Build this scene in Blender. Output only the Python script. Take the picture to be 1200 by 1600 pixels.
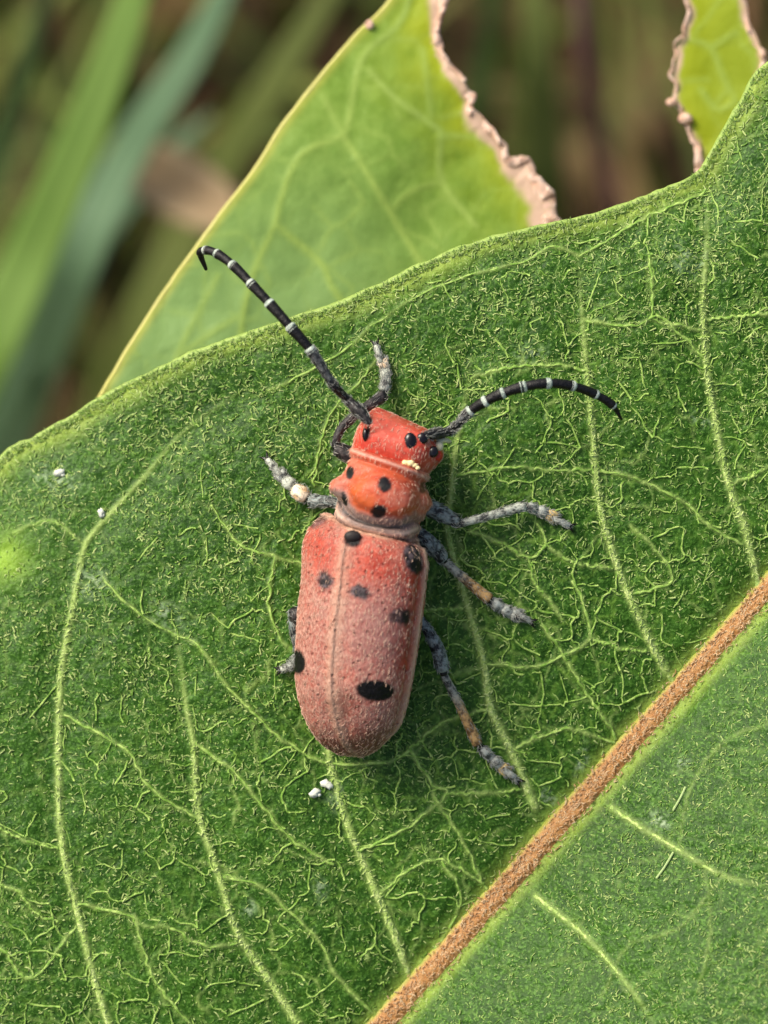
# A red longhorn beetle on a hairy milkweed leaf. 1 Blender unit = 1 cm (unit scale 0.01).
import bpy, math, numpy as np
from mathutils import Matrix, Vector
from mathutils.geometry import delaunay_2d_cdt

scene = bpy.context.scene
for o in list(bpy.data.objects): bpy.data.objects.remove(o)
scene.unit_settings.scale_length = 0.01
TILT = math.radians(35)                      # the camera looks 55 degrees down
R = Matrix.Rotation(TILT, 4, 'X')            # leaf frame: x right, y up the leaf, z out of the leaf
R3 = np.array(R.to_3x3())
D = 12.0                                     # camera 12 cm from the leaf
S = 3.7 / 1600                               # cm on the leaf for one photo pixel

# ---------------- camera
cam = bpy.data.cameras.new('camera'); camo = bpy.data.objects.new('camera', cam)
scene.collection.objects.link(camo); scene.camera = camo
camo.matrix_world = R @ Matrix.Translation((0, 0, D))
cam.sensor_fit = 'VERTICAL'; cam.sensor_height = 24.0
cam.lens = 12.0 / (1.85 / D)
cam.clip_start = 0.1; cam.clip_end = 6000
cam.dof.use_dof = True; cam.dof.focus_distance = D - 0.15
cam.dof.aperture_fstop = cam.lens * 1e-3 / 0.27

# ---------------- sky, sun, exposure (bright overcast)
SUN_L = np.array([-0.60, 0.60, 0.58]); SUN_L = SUN_L / np.linalg.norm(SUN_L)
sun_w = R3 @ SUN_L
w = bpy.data.worlds.new('World'); scene.world = w; w.use_nodes = True
nt = w.node_tree; bg = nt.nodes['Background']
sky = nt.nodes.new('ShaderNodeTexSky'); sky.sky_type = 'NISHITA'; sky.sun_disc = False
sky.sun_elevation = math.asin(sun_w[2]); sky.sun_rotation = math.atan2(sun_w[0], sun_w[1])
sky.air_density = 1.0; sky.dust_density = 6.0; sky.ozone_density = 0.6
nt.links.new(sky.outputs[0], bg.inputs[0]); bg.inputs[1].default_value = 0.065
sl = bpy.data.lights.new('sun', 'SUN'); slo = bpy.data.objects.new('sun', sl)
scene.collection.objects.link(slo)
sl.energy = 1.5; sl.angle = math.radians(28); sl.color = (1.0, 0.92, 0.78)
slo.rotation_euler = Vector(sun_w).to_track_quat('Z', 'Y').to_euler()
slo.location = Vector(sun_w) * 30
vs = scene.view_settings; vs.view_transform = 'Standard'; vs.look = 'None'; vs.exposure = 1.28; vs.gamma = 1.0
vs.use_curve_mapping = False
scene.render.engine = 'CYCLES'
scene.cycles.max_bounces = 8; scene.cycles.use_denoising = True

# ---------------- numeric helpers
rng = np.random.default_rng(7)
_T = [np.random.default_rng(100 + i).random((256, 256)) for i in range(8)]
def vnoise(x, y, k=0):
    x = np.asarray(x, float); y = np.asarray(y, float)
    xi = np.floor(x).astype(int); yi = np.floor(y).astype(int); fx = x - xi; fy = y - yi
    fx = fx * fx * (3 - 2 * fx); fy = fy * fy * (3 - 2 * fy); T = _T[k % 8]
    a = T[yi % 256, xi % 256]; b = T[yi % 256, (xi + 1) % 256]; c = T[(yi + 1) % 256, xi % 256]; d = T[(yi + 1) % 256, (xi + 1) % 256]
    return (a * (1 - fx) + b * fx) * (1 - fy) + (c * (1 - fx) + d * fx) * fy
def fbm(x, y, k=0): return (vnoise(x, y, k) * 4 + vnoise(x * 2.1, y * 2.1, k + 1) * 2 + vnoise(x * 4.3, y * 4.3, k + 2)) / 7
def sstep(a, b, x):
    t = np.clip((x - a) / (b - a), 0, 1); return t * t * (3 - 2 * t)
def P(px, py, z):
    """photo pixel at height z above the leaf's plane -> leaf-frame point"""
    px, py, z = np.broadcast_arrays(np.asarray(px, float), np.asarray(py, float), np.asarray(z, float))
    k = S * (D - z) / D
    return np.stack([(px - 600) * k, (800 - py) * k, z], -1)
def topx(v):
    k = S * (D - v[:, 2]) / D
    return v[:, 0] / k + 600, 800 - v[:, 1] / k
def crom(pts, n):
    """Catmull-Rom through pts (any columns), n samples evenly spaced by length of the first columns"""
    p = np.asarray(pts, float); p = np.vstack([2 * p[0] - p[1], p, 2 * p[-1] - p[-2]])
    out = []
    for i in range(1, len(p) - 2):
        t = np.linspace(0, 1, 24, endpoint=False)[:, None]
        a, b, c, d = p[i - 1], p[i], p[i + 1], p[i + 2]
        out.append(0.5 * (2 * b + (c - a) * t + (2 * a - 5 * b + 4 * c - d) * t ** 2 + (3 * b - a - 3 * c + d) * t ** 3))
    out = np.vstack(out + [p[-2][None]])
    L = np.r_[0, np.cumsum(np.linalg.norm(np.diff(out[:, :min(3, out.shape[1])], axis=0), axis=1))]
    q = np.linspace(0, L[-1], n)
    return np.stack([np.interp(q, L, out[:, j]) for j in range(out.shape[1])], 1)
def seg_dist(x, y, poly, wid=None):
    """distance from points to a polyline (pixels), and the position 0..1 along it"""
    p = np.asarray(poly, float); best = np.full(x.shape, 1e9); pos = np.zeros(x.shape)
    L = np.r_[0, np.cumsum(np.linalg.norm(np.diff(p, axis=0), axis=1))]
    x0, x1, y0, y1 = p[:, 0].min() - 130, p[:, 0].max() + 130, p[:, 1].min() - 130, p[:, 1].max() + 130
    near = np.nonzero((x > x0) & (x < x1) & (y > y0) & (y < y1))[0]
    xs, ys = x[near], y[near]; b = best[near]; q = pos[near]
    for i in range(len(p) - 1):
        d = p[i + 1] - p[i]; l2 = d @ d + 1e-9
        t = np.clip(((xs - p[i, 0]) * d[0] + (ys - p[i, 1]) * d[1]) / l2, 0, 1)
        e = np.hypot(xs - p[i, 0] - t * d[0], ys - p[i, 1] - t * d[1]); m = e < b
        b[m] = e[m]; q[m] = (L[i] + t[m] * (L[i + 1] - L[i])) / L[-1]
    best[near] = b; pos[near] = q
    return best, pos
def vor_edge(x, y, cell, k=0):
    """distance to the nearest edge of a jittered cell network, and a random number for that edge"""
    g = np.random.default_rng(900 + k); J = g.random((256, 256, 2)) * 0.9 + 0.05
    x = x / cell; y = y / cell; xi = np.floor(x).astype(int); yi = np.floor(y).astype(int)
    C = []
    for dy in range(-2, 3):
        for dx in range(-2, 3):
            jx = J[(yi + dy) % 256, (xi + dx) % 256]
            C.append((xi + dx + jx[:, 0], yi + dy + jx[:, 1]))
    cx = np.array([c[0] for c in C]); cy = np.array([c[1] for c in C])
    d = (cx - x) ** 2 + (cy - y) ** 2; a = d.argmin(0); ar = np.arange(len(x))
    ax, ay = cx[a, ar], cy[a, ar]; best = np.full(len(x), 9.0); idr = np.zeros(len(x))
    for j in range(25):
        ex, ey = cx[j] - ax, cy[j] - ay; l = np.hypot(ex, ey); ok = l > 1e-6; l = np.where(ok, l, 1)
        e = np.where(ok, ((ax + cx[j]) / 2 - x) * ex / l + ((ay + cy[j]) / 2 - y) * ey / l, 9)
        m = e < best; best = np.where(m, e, best)
        h = np.sin((ax + cx[j]) * 12.9898 + (ay + cy[j]) * 78.233) * 43758.5453
        idr = np.where(m, h - np.floor(h), idr)
    return best * cell, idr

# ---------------- object helpers
col = scene.collection
BASE = {}
def lin(r, g, b):
    f = lambda c: c / 255 / 12.92 if c / 255 <= 0.04045 else ((c / 255 + 0.055) / 1.055) ** 2.4
    return (f(r), f(g), f(b), 1.0)
def thing(name, label, cat, base=(0, 0, 0), group=None):
    o = bpy.data.objects.new(name, None); col.objects.link(o); o.empty_display_size = 0.1
    o.matrix_world = R @ Matrix.Translation(base); BASE[o] = np.array(base, float)
    o['label'] = label; o['category'] = cat
    if group: o['group'] = group
    return o
def mesh_obj(name, v, f, mat, parent=None, attrs=None, smooth=True, label=None, kind=None):
    """v: leaf-frame points; f: int array (n,3|4) or list of polygons; child of parent when given"""
    me = bpy.data.meshes.new(name)
    v = np.asarray(v, float)
    base = np.zeros(3); p = parent
    while p is not None and p not in BASE: p = p.parent
    if p is not None: base = BASE[p]
    vv = np.ascontiguousarray(v - base, np.float32)
    if isinstance(f, np.ndarray): groups = [f]
    else: groups = [g for g in f if len(g)]
    sizes = np.concatenate([np.full(len(g), g.shape[1], np.int32) for g in groups])
    loops = np.concatenate([g.ravel() for g in groups]).astype(np.int32)
    me.vertices.add(len(vv)); me.vertices.foreach_set('co', vv.ravel())
    me.loops.add(len(loops)); me.loops.foreach_set('vertex_index', loops)
    me.polygons.add(len(sizes)); st = np.r_[0, np.cumsum(sizes)[:-1]].astype(np.int32)
    me.polygons.foreach_set('loop_start', st); me.polygons.foreach_set('loop_total', sizes)
    me.update(calc_edges=True); me.validate()
    if smooth: me.polygons.foreach_set('use_smooth', np.ones(len(me.polygons), bool))
    for k, a in (attrs or {}).items():
        at = me.attributes.new(k, 'FLOAT', 'POINT'); at.data.foreach_set('value', np.ascontiguousarray(a, np.float32))
    me.materials.append(mat)
    o = bpy.data.objects.new(name, me); col.objects.link(o)
    if parent is not None: o.parent = parent
    else: o.matrix_world = R
    if label: o['label'] = label
    if kind: o['kind'] = kind
    return o
def frames(p, up):
    t = np.gradient(p, axis=0); t /= np.linalg.norm(t, axis=1)[:, None] + 1e-12
    up = np.broadcast_to(np.asarray(up, float), p.shape)
    l = np.cross(t, up); l /= np.linalg.norm(l, axis=1)[:, None] + 1e-12
    return t, l, np.cross(l, t)
def sweep(p, ra, rb, up=(0, 0, 1), K=10, n=2.0, roll=0.0, fold=0.0, cap=True):
    """closed tube round path p with half width ra (sideways) and rb (along up); ends closed by a rounded cap"""
    p = np.asarray(p, float); ra = np.broadcast_to(ra, len(p)).astype(float); rb = np.broadcast_to(rb, len(p)).astype(float)
    t, l, u = frames(p, up)
    if cap:
        m = (ra[0] + rb[0]) / 2 * 0.5, (ra[-1] + rb[-1]) / 2 * 0.5
        p = np.vstack([p[0] - t[0] * m[0], p[0] - t[0] * m[0] * 0.6, p, p[-1] + t[-1] * m[1] * 0.6, p[-1] + t[-1] * m[1]])
        e = lambda r: np.r_[r[0] * 0.35, r[0] * 0.8, r, r[-1] * 0.8, r[-1] * 0.35]
        ra, rb = e(ra), e(rb); d = lambda q: np.vstack([q[:1], q[:1], q, q[-1:], q[-1:]]); t, l, u = d(t), d(l), d(u)
    a = np.linspace(0, 2 * math.pi, K, endpoint=False)
    c, s_ = np.cos(a), np.sin(a); sg = lambda q: np.sign(q) * np.abs(q) ** (2 / n)
    c2, s2 = sg(c), sg(s_)
    ro = np.broadcast_to(roll, len(p))[:, None]
    x = c2[None] * ra[:, None]; y = s2[None] * rb[:, None] + fold * np.abs(c2)[None] * ra[:, None]
    X = x * np.cos(ro) - y * np.sin(ro); Y = x * np.sin(ro) + y * np.cos(ro)
    v = p[:, None] + l[:, None] * X[..., None] + u[:, None] * Y[..., None]
    N = len(p); idx = np.arange(N * K).reshape(N, K); nx = np.roll(idx, -1, 1)
    q = np.stack([idx[:-1], nx[:-1], nx[1:], idx[1:]], -1).reshape(-1, 4)[:, ::-1]
    v = v.reshape(-1, 3); c0, c1 = len(v), len(v) + 1
    v = np.vstack([v, p[0], p[-1]])
    tr = np.vstack([np.stack([np.full(K, c0), idx[0], nx[0]], 1)[:, ::-1], np.stack([np.full(K, c1), nx[-1], idx[-1]], 1)[:, ::-1]])
    return v, [q, tr]
def ball(c, r, M=None, nu=14, nv=9, lump=0.0, seed=0):
    """closed ellipsoid round c, half sizes r, optional 3x3 orientation"""
    g = np.random.default_rng(seed); th = np.linspace(0, math.pi, nv)[1:-1]; ph = np.linspace(0, 2 * math.pi, nu, endpoint=False)
    d = np.array([[math.sin(t) * math.cos(p), math.sin(t) * math.sin(p), math.cos(t)] for t in th for p in ph] + [[0, 0, 1], [0, 0, -1]])
    if lump: d = d * (1 + lump * (g.random(len(d)) - 0.5))[:, None]
    v = d * np.asarray(r); v = v if M is None else v @ np.asarray(M).T
    n = len(th); idx = np.arange(n * nu).reshape(n, nu); nx = np.roll(idx, -1, 1)
    q = np.stack([idx[:-1], idx[1:], nx[1:], nx[:-1]], -1).reshape(-1, 4)
    a, b = n * nu, n * nu + 1
    tr = np.vstack([np.stack([np.full(nu, a), idx[0], nx[0]], 1), np.stack([np.full(nu, b), nx[-1], idx[-1]], 1)])
    return v + np.asarray(c), [q, tr]
def hairs(root, nrm, tang, length, rad, curl, lift, g, seg=3):
    """three-sided tapering curved hairs; every argument one row per hair"""
    n = len(root); side = np.cross(nrm, tang); V = []
    ang0 = np.zeros(n); p = root.copy(); d = tang
    a = np.linspace(0, 2 * math.pi, 3, endpoint=False)
    el = lift.copy()
    for i in range(seg + 1):
        d = (tang * np.cos(ang0)[:, None] + side * np.sin(ang0)[:, None]) * np.cos(el)[:, None] + nrm * np.sin(el)[:, None]
        s1 = np.cross(d, nrm); s1 /= np.linalg.norm(s1, axis=1)[:, None] + 1e-9; s2 = np.cross(s1, d)
        r = rad * (1.0, 0.95, 0.8, 0.25, 0.2)[min(i, 4)] if i < seg else rad * 0.2
        for q in a: V.append(p + s1 * (np.cos(q) * r)[:, None] + s2 * (np.sin(q) * r)[:, None])
        p = p + d * (length / seg)[:, None]; ang0 = ang0 + curl / seg; el = el - lift * 1.1 / seg
    V = np.stack(V, 1); m = 3 * (seg + 1)
    off = (np.arange(n) * m)[:, None]; q = []
    for i in range(seg):
        for j in range(3):
            k = (j + 1) % 3; q.append(np.concatenate([off + i * 3 + j, off + i * 3 + k, off + i * 3 + 3 + k, off + i * 3 + 3 + j], 1))
    return V.reshape(-1, 3), np.concatenate(q)
def rnd_attr(v, g, seg=3): return dict(rnd=np.repeat(g.random(len(v) // (3 * (seg + 1))) ** 1.3, 3 * (seg + 1)))
def vnormals(v, f):
    n = np.zeros_like(v)
    for g in ([f] if isinstance(f, np.ndarray) else f):
        c = np.cross(v[g[:, 1]] - v[g[:, 0]], v[g[:, 2]] - v[g[:, 0]])
        for k in range(g.shape[1]): np.add.at(n, g[:, k], c)
    return n / (np.linalg.norm(n, axis=1)[:, None] + 1e-12)

# ---------------- materials
class Mat:
    def __init__(s, name, rough=0.5, spec=0.4):
        s.m = bpy.data.materials.new(name); s.m.use_nodes = True; s.t = s.m.node_tree; s.b = s.t.nodes['Principled BSDF']
        s.b.inputs['Roughness'].default_value = rough; s.b.inputs['Specular IOR Level'].default_value = spec
        s.tc = s.t.nodes.new('ShaderNodeTexCoord')
    def val(s, sock, v):
        if hasattr(v, 'is_output'): s.t.links.new(v, sock)
        else: sock.default_value = v
    def noise(s, scale, detail=3, rough=0.6, vec=None, dist=0.0):
        n = s.t.nodes.new('ShaderNodeTexNoise'); n.inputs['Scale'].default_value = scale; n.inputs['Detail'].default_value = detail
        n.inputs['Roughness'].default_value = rough; n.inputs['Distortion'].default_value = dist
        s.t.links.new(vec or s.tc.outputs['Object'], n.inputs['Vector']); return n.outputs['Fac']
    def attr(s, name):
        n = s.t.nodes.new('ShaderNodeAttribute'); n.attribute_name = name; return n.outputs['Fac']
    def ramp(s, x, a, b, lo=0.0, hi=1.0):
        n = s.t.nodes.new('ShaderNodeMapRange'); n.interpolation_type = 'SMOOTHSTEP'
        s.val(n.inputs[0], x); n.inputs[1].default_value = a; n.inputs[2].default_value = b; n.inputs[3].default_value = lo; n.inputs[4].default_value = hi
        return n.outputs[0]
    def math(s, op, a, b=0.0):
        n = s.t.nodes.new('ShaderNodeMath'); n.operation = op; s.val(n.inputs[0], a); s.val(n.inputs[1], b); return n.outputs[0]
    def mix(s, f, a, b):
        n = s.t.nodes.new('ShaderNodeMix'); n.data_type = 'RGBA'; s.val(n.inputs[0], f); s.val(n.inputs[6], a); s.val(n.inputs[7], b); return n.outputs[2]
    def color(s, c): s.val(s.b.inputs['Base Color'], c); s.c = c; return s
    def bump(s, h, strength=0.3, dist=0.01):
        n = s.t.nodes.new('ShaderNodeBump'); n.inputs['Strength'].default_value = strength; n.inputs['Distance'].default_value = dist
        s.val(n.inputs['Height'], h); s.t.links.new(n.outputs[0], s.b.inputs['Normal']); return s
    def translucent(s, f, c):
        t = s.t.nodes.new('ShaderNodeBsdfTranslucent'); s.val(t.inputs[0], c); mx = s.t.nodes.new('ShaderNodeMixShader'); s.val(mx.inputs[0], f)
        s.t.links.new(s.b.outputs[0], mx.inputs[1]); s.t.links.new(t.outputs[0], mx.inputs[2])
        s.t.links.new(mx.outputs[0], s.t.nodes['Material Output'].inputs[0]); return s

M = {}
m = Mat('leaf_green', 0.48, 0.24)
n1 = m.noise(1.3, 4); n2 = m.noise(16, 3); n3 = m.noise(95, 2, 0.5); n4 = m.noise(48, 3, 0.6)
c = m.mix(m.ramp(n1, 0.3, 0.7), lin(36, 74, 9), lin(52, 94, 18))
c = m.mix(m.ramp(n2, 0.3, 0.75, 0, 0.6), c, lin(26, 60, 5))
c = m.mix(m.ramp(n4, 0.5, 0.62, 0, 0.35), c, lin(80, 128, 36))
c = m.mix(m.ramp(n3, 0.52, 0.66, 0, 0.5), c, lin(112, 160, 66))
c = m.mix(m.attr('fine'), c, lin(126, 166, 62))
c = m.mix(m.attr('vein'), c, m.mix(n4, lin(150, 184, 84), lin(194, 214, 130)))
c = m.mix(m.attr('margin'), c, lin(166, 192, 82))
c = m.mix(m.attr('chlor'), c, lin(150, 190, 60)); c = m.mix(m.math('MULTIPLY', m.attr('smudge'), m.ramp(n4, 0.35, 0.6)), c, lin(190, 212, 172))
m.color(c).bump(m.math('ADD', n3, n4), 0.6, 0.007).translucent(0.08, lin(120, 175, 40)); M['leaf'] = m.m
m = Mat('leaf_underside', 0.6, 0.3); m.color(m.mix(m.noise(6), lin(110, 150, 80), lin(136, 170, 100))); M['under'] = m.m
m = Mat('lateral_vein_green', 0.5, 0.4); n = m.noise(60, 3)
m.color(m.mix(m.ramp(n, 0.35, 0.7), lin(146, 178, 84), lin(196, 214, 134))).bump(n, 0.8, 0.012); M['vein'] = m.m
m = Mat('cross_vein_green', 0.55, 0.25); n = m.noise(50, 3)
m.color(m.mix(m.ramp(n, 0.35, 0.7), lin(112, 154, 58), lin(172, 200, 108))); M['netvein'] = m.m
m = Mat('midrib_brown', 0.5, 0.4); n = m.noise(45, 4); k = m.attr('side')
c = m.mix(m.ramp(n, 0.3, 0.7), lin(166, 114, 60), lin(198, 152, 96)); c = m.mix(m.ramp(k, 0.55, 0.95), c, lin(158, 164, 70))
m.color(c).bump(n, 0.8, 0.012); M['midrib'] = m.m
m = Mat('leaf_hair', 0.5, 0.25); m.color(m.mix(m.attr('rnd'), lin(116, 160, 60), lin(202, 220, 142))).translucent(0.2, lin(190, 220, 140)); M['hair'] = m.m
m = Mat('midrib_hair', 0.45, 0.4); m.color(m.mix(m.attr('rnd'), lin(196, 146, 94), lin(236, 214, 172))).translucent(0.15, lin(230, 190, 140)); M['ribhair'] = m.m
m = Mat('vein_hair', 0.5, 0.25); m.color(m.mix(m.attr('rnd'), lin(150, 182, 88), lin(200, 218, 142))); M['veinhair'] = m.m
m = Mat('leaf_margin', 0.5, 0.4); n = m.noise(40); m.color(m.mix(n, lin(140, 176, 76), lin(180, 202, 112))).bump(n, 0.6, 0.01).translucent(0.2, lin(180, 210, 90)); M['margin'] = m.m
m = Mat('back_leaf', 0.5, 0.35)
n1 = m.noise(2.0); n2 = m.noise(14, 4); n3 = m.noise(40, 3)
c = m.mix(m.ramp(n2, 0.3, 0.7), lin(120, 156, 50), lin(142, 176, 70)); c = m.mix(m.attr('grey'), c, lin(146, 182, 112))
c = m.mix(m.attr('yellow'), c, lin(178, 190, 24)); c = m.mix(m.attr('vein'), c, lin(172, 200, 96)); c = m.mix(m.attr('margin'), c, lin(206, 204, 90))
c = m.mix(m.attr('tan'), c, lin(232, 196, 172))
m.color(c).bump(n3, 0.3, 0.008).translucent(0.3, m.mix(m.attr('yellow'), lin(120, 180, 40), lin(190, 200, 20))); M['back'] = m.m
m = Mat('withered_tan', 0.75, 0.25); n = m.noise(22, 5, 0.65); n2 = m.noise(9, 3)
c = m.mix(m.ramp(n, 0.3, 0.7), lin(222, 178, 150), lin(250, 226, 208)); c = m.mix(m.ramp(n2, 0.55, 0.75, 0, 0.6), c, lin(186, 138, 96))
m.color(c).bump(n, 0.9, 0.03).translucent(0.15, lin(240, 190, 140)); M['tan'] = m.m

m = Mat('elytron_red', 0.55, 0.3)
mp_ = m.t.nodes.new('ShaderNodeMapping'); mp_.inputs['Scale'].default_value = (1.0, 0.35, 1.0); mp_.inputs['Rotation'].default_value = (0, 0, -0.35)
m.t.links.new(m.tc.outputs['Object'], mp_.inputs['Vector'])
n1 = m.noise(20, 4, 0.65); n2 = m.noise(45, 3, 0.7); n3 = m.noise(80, 2); n5 = m.noise(190, 2, 0.5, mp_.outputs[0])
red = m.mix(m.ramp(n2, 0.3, 0.7), lin(156, 38, 18), lin(190, 66, 40))
pub = m.mix(m.ramp(n5, 0.35, 0.65), lin(150, 104, 92), lin(190, 146, 130))
f = m.math('MULTIPLY', m.attr('pub'), m.ramp(m.math('ADD', m.math('MULTIPLY', n1, 0.6), m.math('MULTIPLY', n5, 0.4)), 0.38, 0.58, 0.66, 1.0))
c = m.mix(f, red, pub); c = m.mix(m.attr('mauve'), c, m.mix(n5, lin(116, 74, 72), lin(160, 118, 112))); c = m.mix(m.ramp(n3, 0.60, 0.72, 0, 0.55), c, lin(128, 54, 40))
c = m.mix(m.attr('brown'), c, m.mix(n2, lin(54, 24, 18), lin(110, 62, 50)))
c = m.mix(m.attr('edge'), c, lin(216, 184, 156))
c = m.mix(m.attr('greyspot'), c, m.mix(m.ramp(n2, 0.4, 0.65), lin(18, 15, 18), lin(92, 80, 84)))
c = m.mix(m.attr('spot'), c, lin(5, 4, 5))
vo = m.t.nodes.new('ShaderNodeTexVoronoi'); vo.inputs['Scale'].default_value = 34; m.t.links.new(m.tc.outputs['Object'], vo.inputs['Vector'])
pit = m.ramp(vo.outputs['Distance'], 0.10, 0.26); c = m.mix(m.math('MULTIPLY', m.math('SUBTRACT', 1.0, pit), m.math('SUBTRACT', 0.55, m.attr('spot'))), c, lin(84, 34, 26))
m.color(c).bump(m.math('ADD', m.math('ADD', n2, m.math('MULTIPLY', pit, 1.2)), n5), 0.55, 0.008); M['elytron'] = m.m
m = Mat('pronotum_red', 0.48, 0.35)
n1 = m.noise(10, 4); n2 = m.noise(50, 3, 0.7)
c = m.mix(m.ramp(n2, 0.3, 0.7), lin(164, 42, 18), lin(194, 74, 42)); c = m.mix(m.attr('orange'), c, m.mix(m.ramp(n1, 0.35, 0.65), lin(182, 62, 4), lin(198, 88, 18)))
c = m.mix(m.math('MULTIPLY', m.attr('pub'), m.ramp(n2, 0.3, 0.6, 0.5, 1)), c, lin(196, 122, 100)); c = m.mix(m.attr('grey'), c, m.mix(n2, lin(92, 78, 74), lin(158, 140, 132)))
c = m.mix(m.attr('edge'), c, lin(224, 190, 170)); c = m.mix(m.attr('spot'), c, lin(8, 7, 8))
m.color(c).bump(n2, 0.4, 0.008); M['pronotum'] = m.m
m = Mat('head_red', 0.42, 0.4)
n1 = m.noise(10, 4); n2 = m.noise(50, 3, 0.7)
c = m.mix(m.ramp(n2, 0.3, 0.7), lin(170, 34, 20), lin(202, 64, 44)); c = m.mix(m.math('MULTIPLY', m.attr('pub'), m.ramp(n1, 0.3, 0.6, 0.4, 1)), c, lin(212, 112, 92))
c = m.mix(m.attr('spot'), c, lin(12, 9, 10))
m.color(c).bump(n2, 0.35, 0.008); M['head'] = m.m
m = Mat('eye_black', 0.2, 0.5); m.color(lin(16, 10, 14)); M['eye'] = m.m
m = Mat('underbody_black', 0.55, 0.3); n = m.noise(40); m.color(m.mix(n, lin(20, 18, 18), lin(58, 52, 50))); M['under_body'] = m.m
def leg_mat(name, dark, pale, a, b):
    m = Mat(name, 0.5, 0.4); n = m.noise(34, 4, 0.7)
    m.color(m.mix(m.ramp(n, a, b), dark, pale)).bump(n, 0.7, 0.01); return m.m
M['leg'] = leg_mat('leg_grey', lin(20, 22, 24), lin(140, 152, 148), 0.40, 0.64)
M['legdark'] = leg_mat('leg_dark', lin(16, 15, 17), lin(88, 82, 80), 0.42, 0.75)
M['legpale'] = leg_mat('leg_pale', lin(48, 50, 48), lin(192, 198, 182), 0.36, 0.58)
m = Mat('leg_tan', 0.5, 0.4); n = m.noise(34, 4, 0.7); k = m.ramp(m.math('ADD', m.attr('along'), m.math('MULTIPLY', n, 0.4)), 0.5, 0.8)
c = m.mix(k, m.mix(m.ramp(n, 0.36, 0.6), lin(54, 54, 52), lin(170, 172, 158)), m.mix(m.ramp(n, 0.34, 0.6), lin(100, 72, 44), lin(206, 166, 108))); c = m.mix(m.ramp(m.attr('along'), 0.86, 0.95), c, lin(40, 26, 20))
m.color(c).bump(n, 0.7, 0.01); M['legtan'] = m.m
m = Mat('tarsus_grey', 0.5, 0.4); n = m.noise(40, 3, 0.6); c = m.mix(m.ramp(n, 0.34, 0.6), lin(60, 62, 60), lin(176, 182, 172)); c = m.mix(m.ramp(m.attr('along'), 0.30, 0.16), c, lin(8, 8, 9)); m.color(c).bump(n, 0.6, 0.01); M['tarsus'] = m.m
m = Mat('pad_cream', 0.5, 0.4); n = m.noise(40, 3, 0.6); c = m.mix(m.ramp(n, 0.34, 0.6), lin(206, 172, 128), lin(248, 232, 204)); c = m.mix(m.ramp(m.attr('along'), 0.30, 0.16), c, lin(8, 8, 9)); m.color(c).bump(n, 0.6, 0.01); M['pad'] = m.m
m = Mat('pad_yellow', 0.5, 0.4); n = m.noise(40, 3, 0.6); c = m.mix(m.ramp(n, 0.34, 0.6), lin(110, 96, 62), lin(226, 196, 130)); c = m.mix(m.ramp(m.attr('along'), 0.30, 0.16), c, lin(8, 8, 9)); m.color(c).bump(n, 0.6, 0.01); M['yellowpad'] = m.m
M['joint'] = leg_mat('joint_black', lin(6, 5, 6), lin(20, 18, 18), 0.4, 0.7)
M['ant'] = leg_mat('antenna_black', lin(5, 4, 6), lin(16, 14, 16), 0.45, 0.8)
M['antgrey'] = leg_mat('antenna_grey', lin(22, 22, 24), lin(104, 108, 108), 0.4, 0.72)
M['band'] = leg_mat('antenna_band', lin(104, 122, 112), lin(200, 212, 198), 0.32, 0.6)
M['bhair'] = Mat('beetle_hair', 0.5, 0.3).color(lin(226, 190, 166)).m
M['lhair'] = Mat('leg_hair', 0.5, 0.3).color(lin(170, 172, 164)).m
m = Mat('speck_white', 0.5, 0.4); m.color(m.mix(m.noise(50), lin(196, 204, 186), lin(236, 240, 226))); M['speck'] = m.m
m = Mat('speck_yellow', 0.5, 0.4); m.color(m.mix(m.noise(60), lin(246, 214, 130), lin(252, 240, 196))); M['pollen'] = m.m

# ================= the ground and what grows far below the leaf
GZ = -12.0                                   # ground 12 cm under the leaf
def world_obj(name, v, f, mat, **k):
    v = np.asarray(v, float) @ R3            # world -> leaf frame
    return mesh_obj(name, v, f, mat, **k)
m = Mat('soil', 0.9, 0.2); n1 = m.noise(0.35, 6, 0.65); n2 = m.noise(2.5, 5, 0.7)
c = m.mix(m.ramp(n1, 0.35, 0.65), lin(60, 46, 30), lin(112, 88, 60)); c = m.mix(m.ramp(n2, 0.5, 0.7, 0, 0.6), c, lin(72, 82, 38))
m.color(c).bump(n2, 1.0, 0.4); M['soil'] = m.m
gx = np.concatenate([-np.geomspace(3000, 16, 14), np.linspace(-15, 15, 61), np.geomspace(16, 3000, 14)])
X, Y = np.meshgrid(gx, gx + 6); nX = len(gx)
Z = GZ + 0.8 * (fbm(X * 0.35, Y * 0.35, 2) - 0.5) * np.exp(-(X ** 2 + Y ** 2) / 900)
ii = np.arange(nX * nX).reshape(nX, nX)
gq = np.stack([ii[:-1, :-1], ii[:-1, 1:], ii[1:, 1:], ii[1:, :-1]], -1).reshape(-1, 4)
g = world_obj('ground', np.stack([X.ravel(), Y.ravel(), Z.ravel()], 1), gq, M['soil']); g['kind'] = 'structure'

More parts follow.
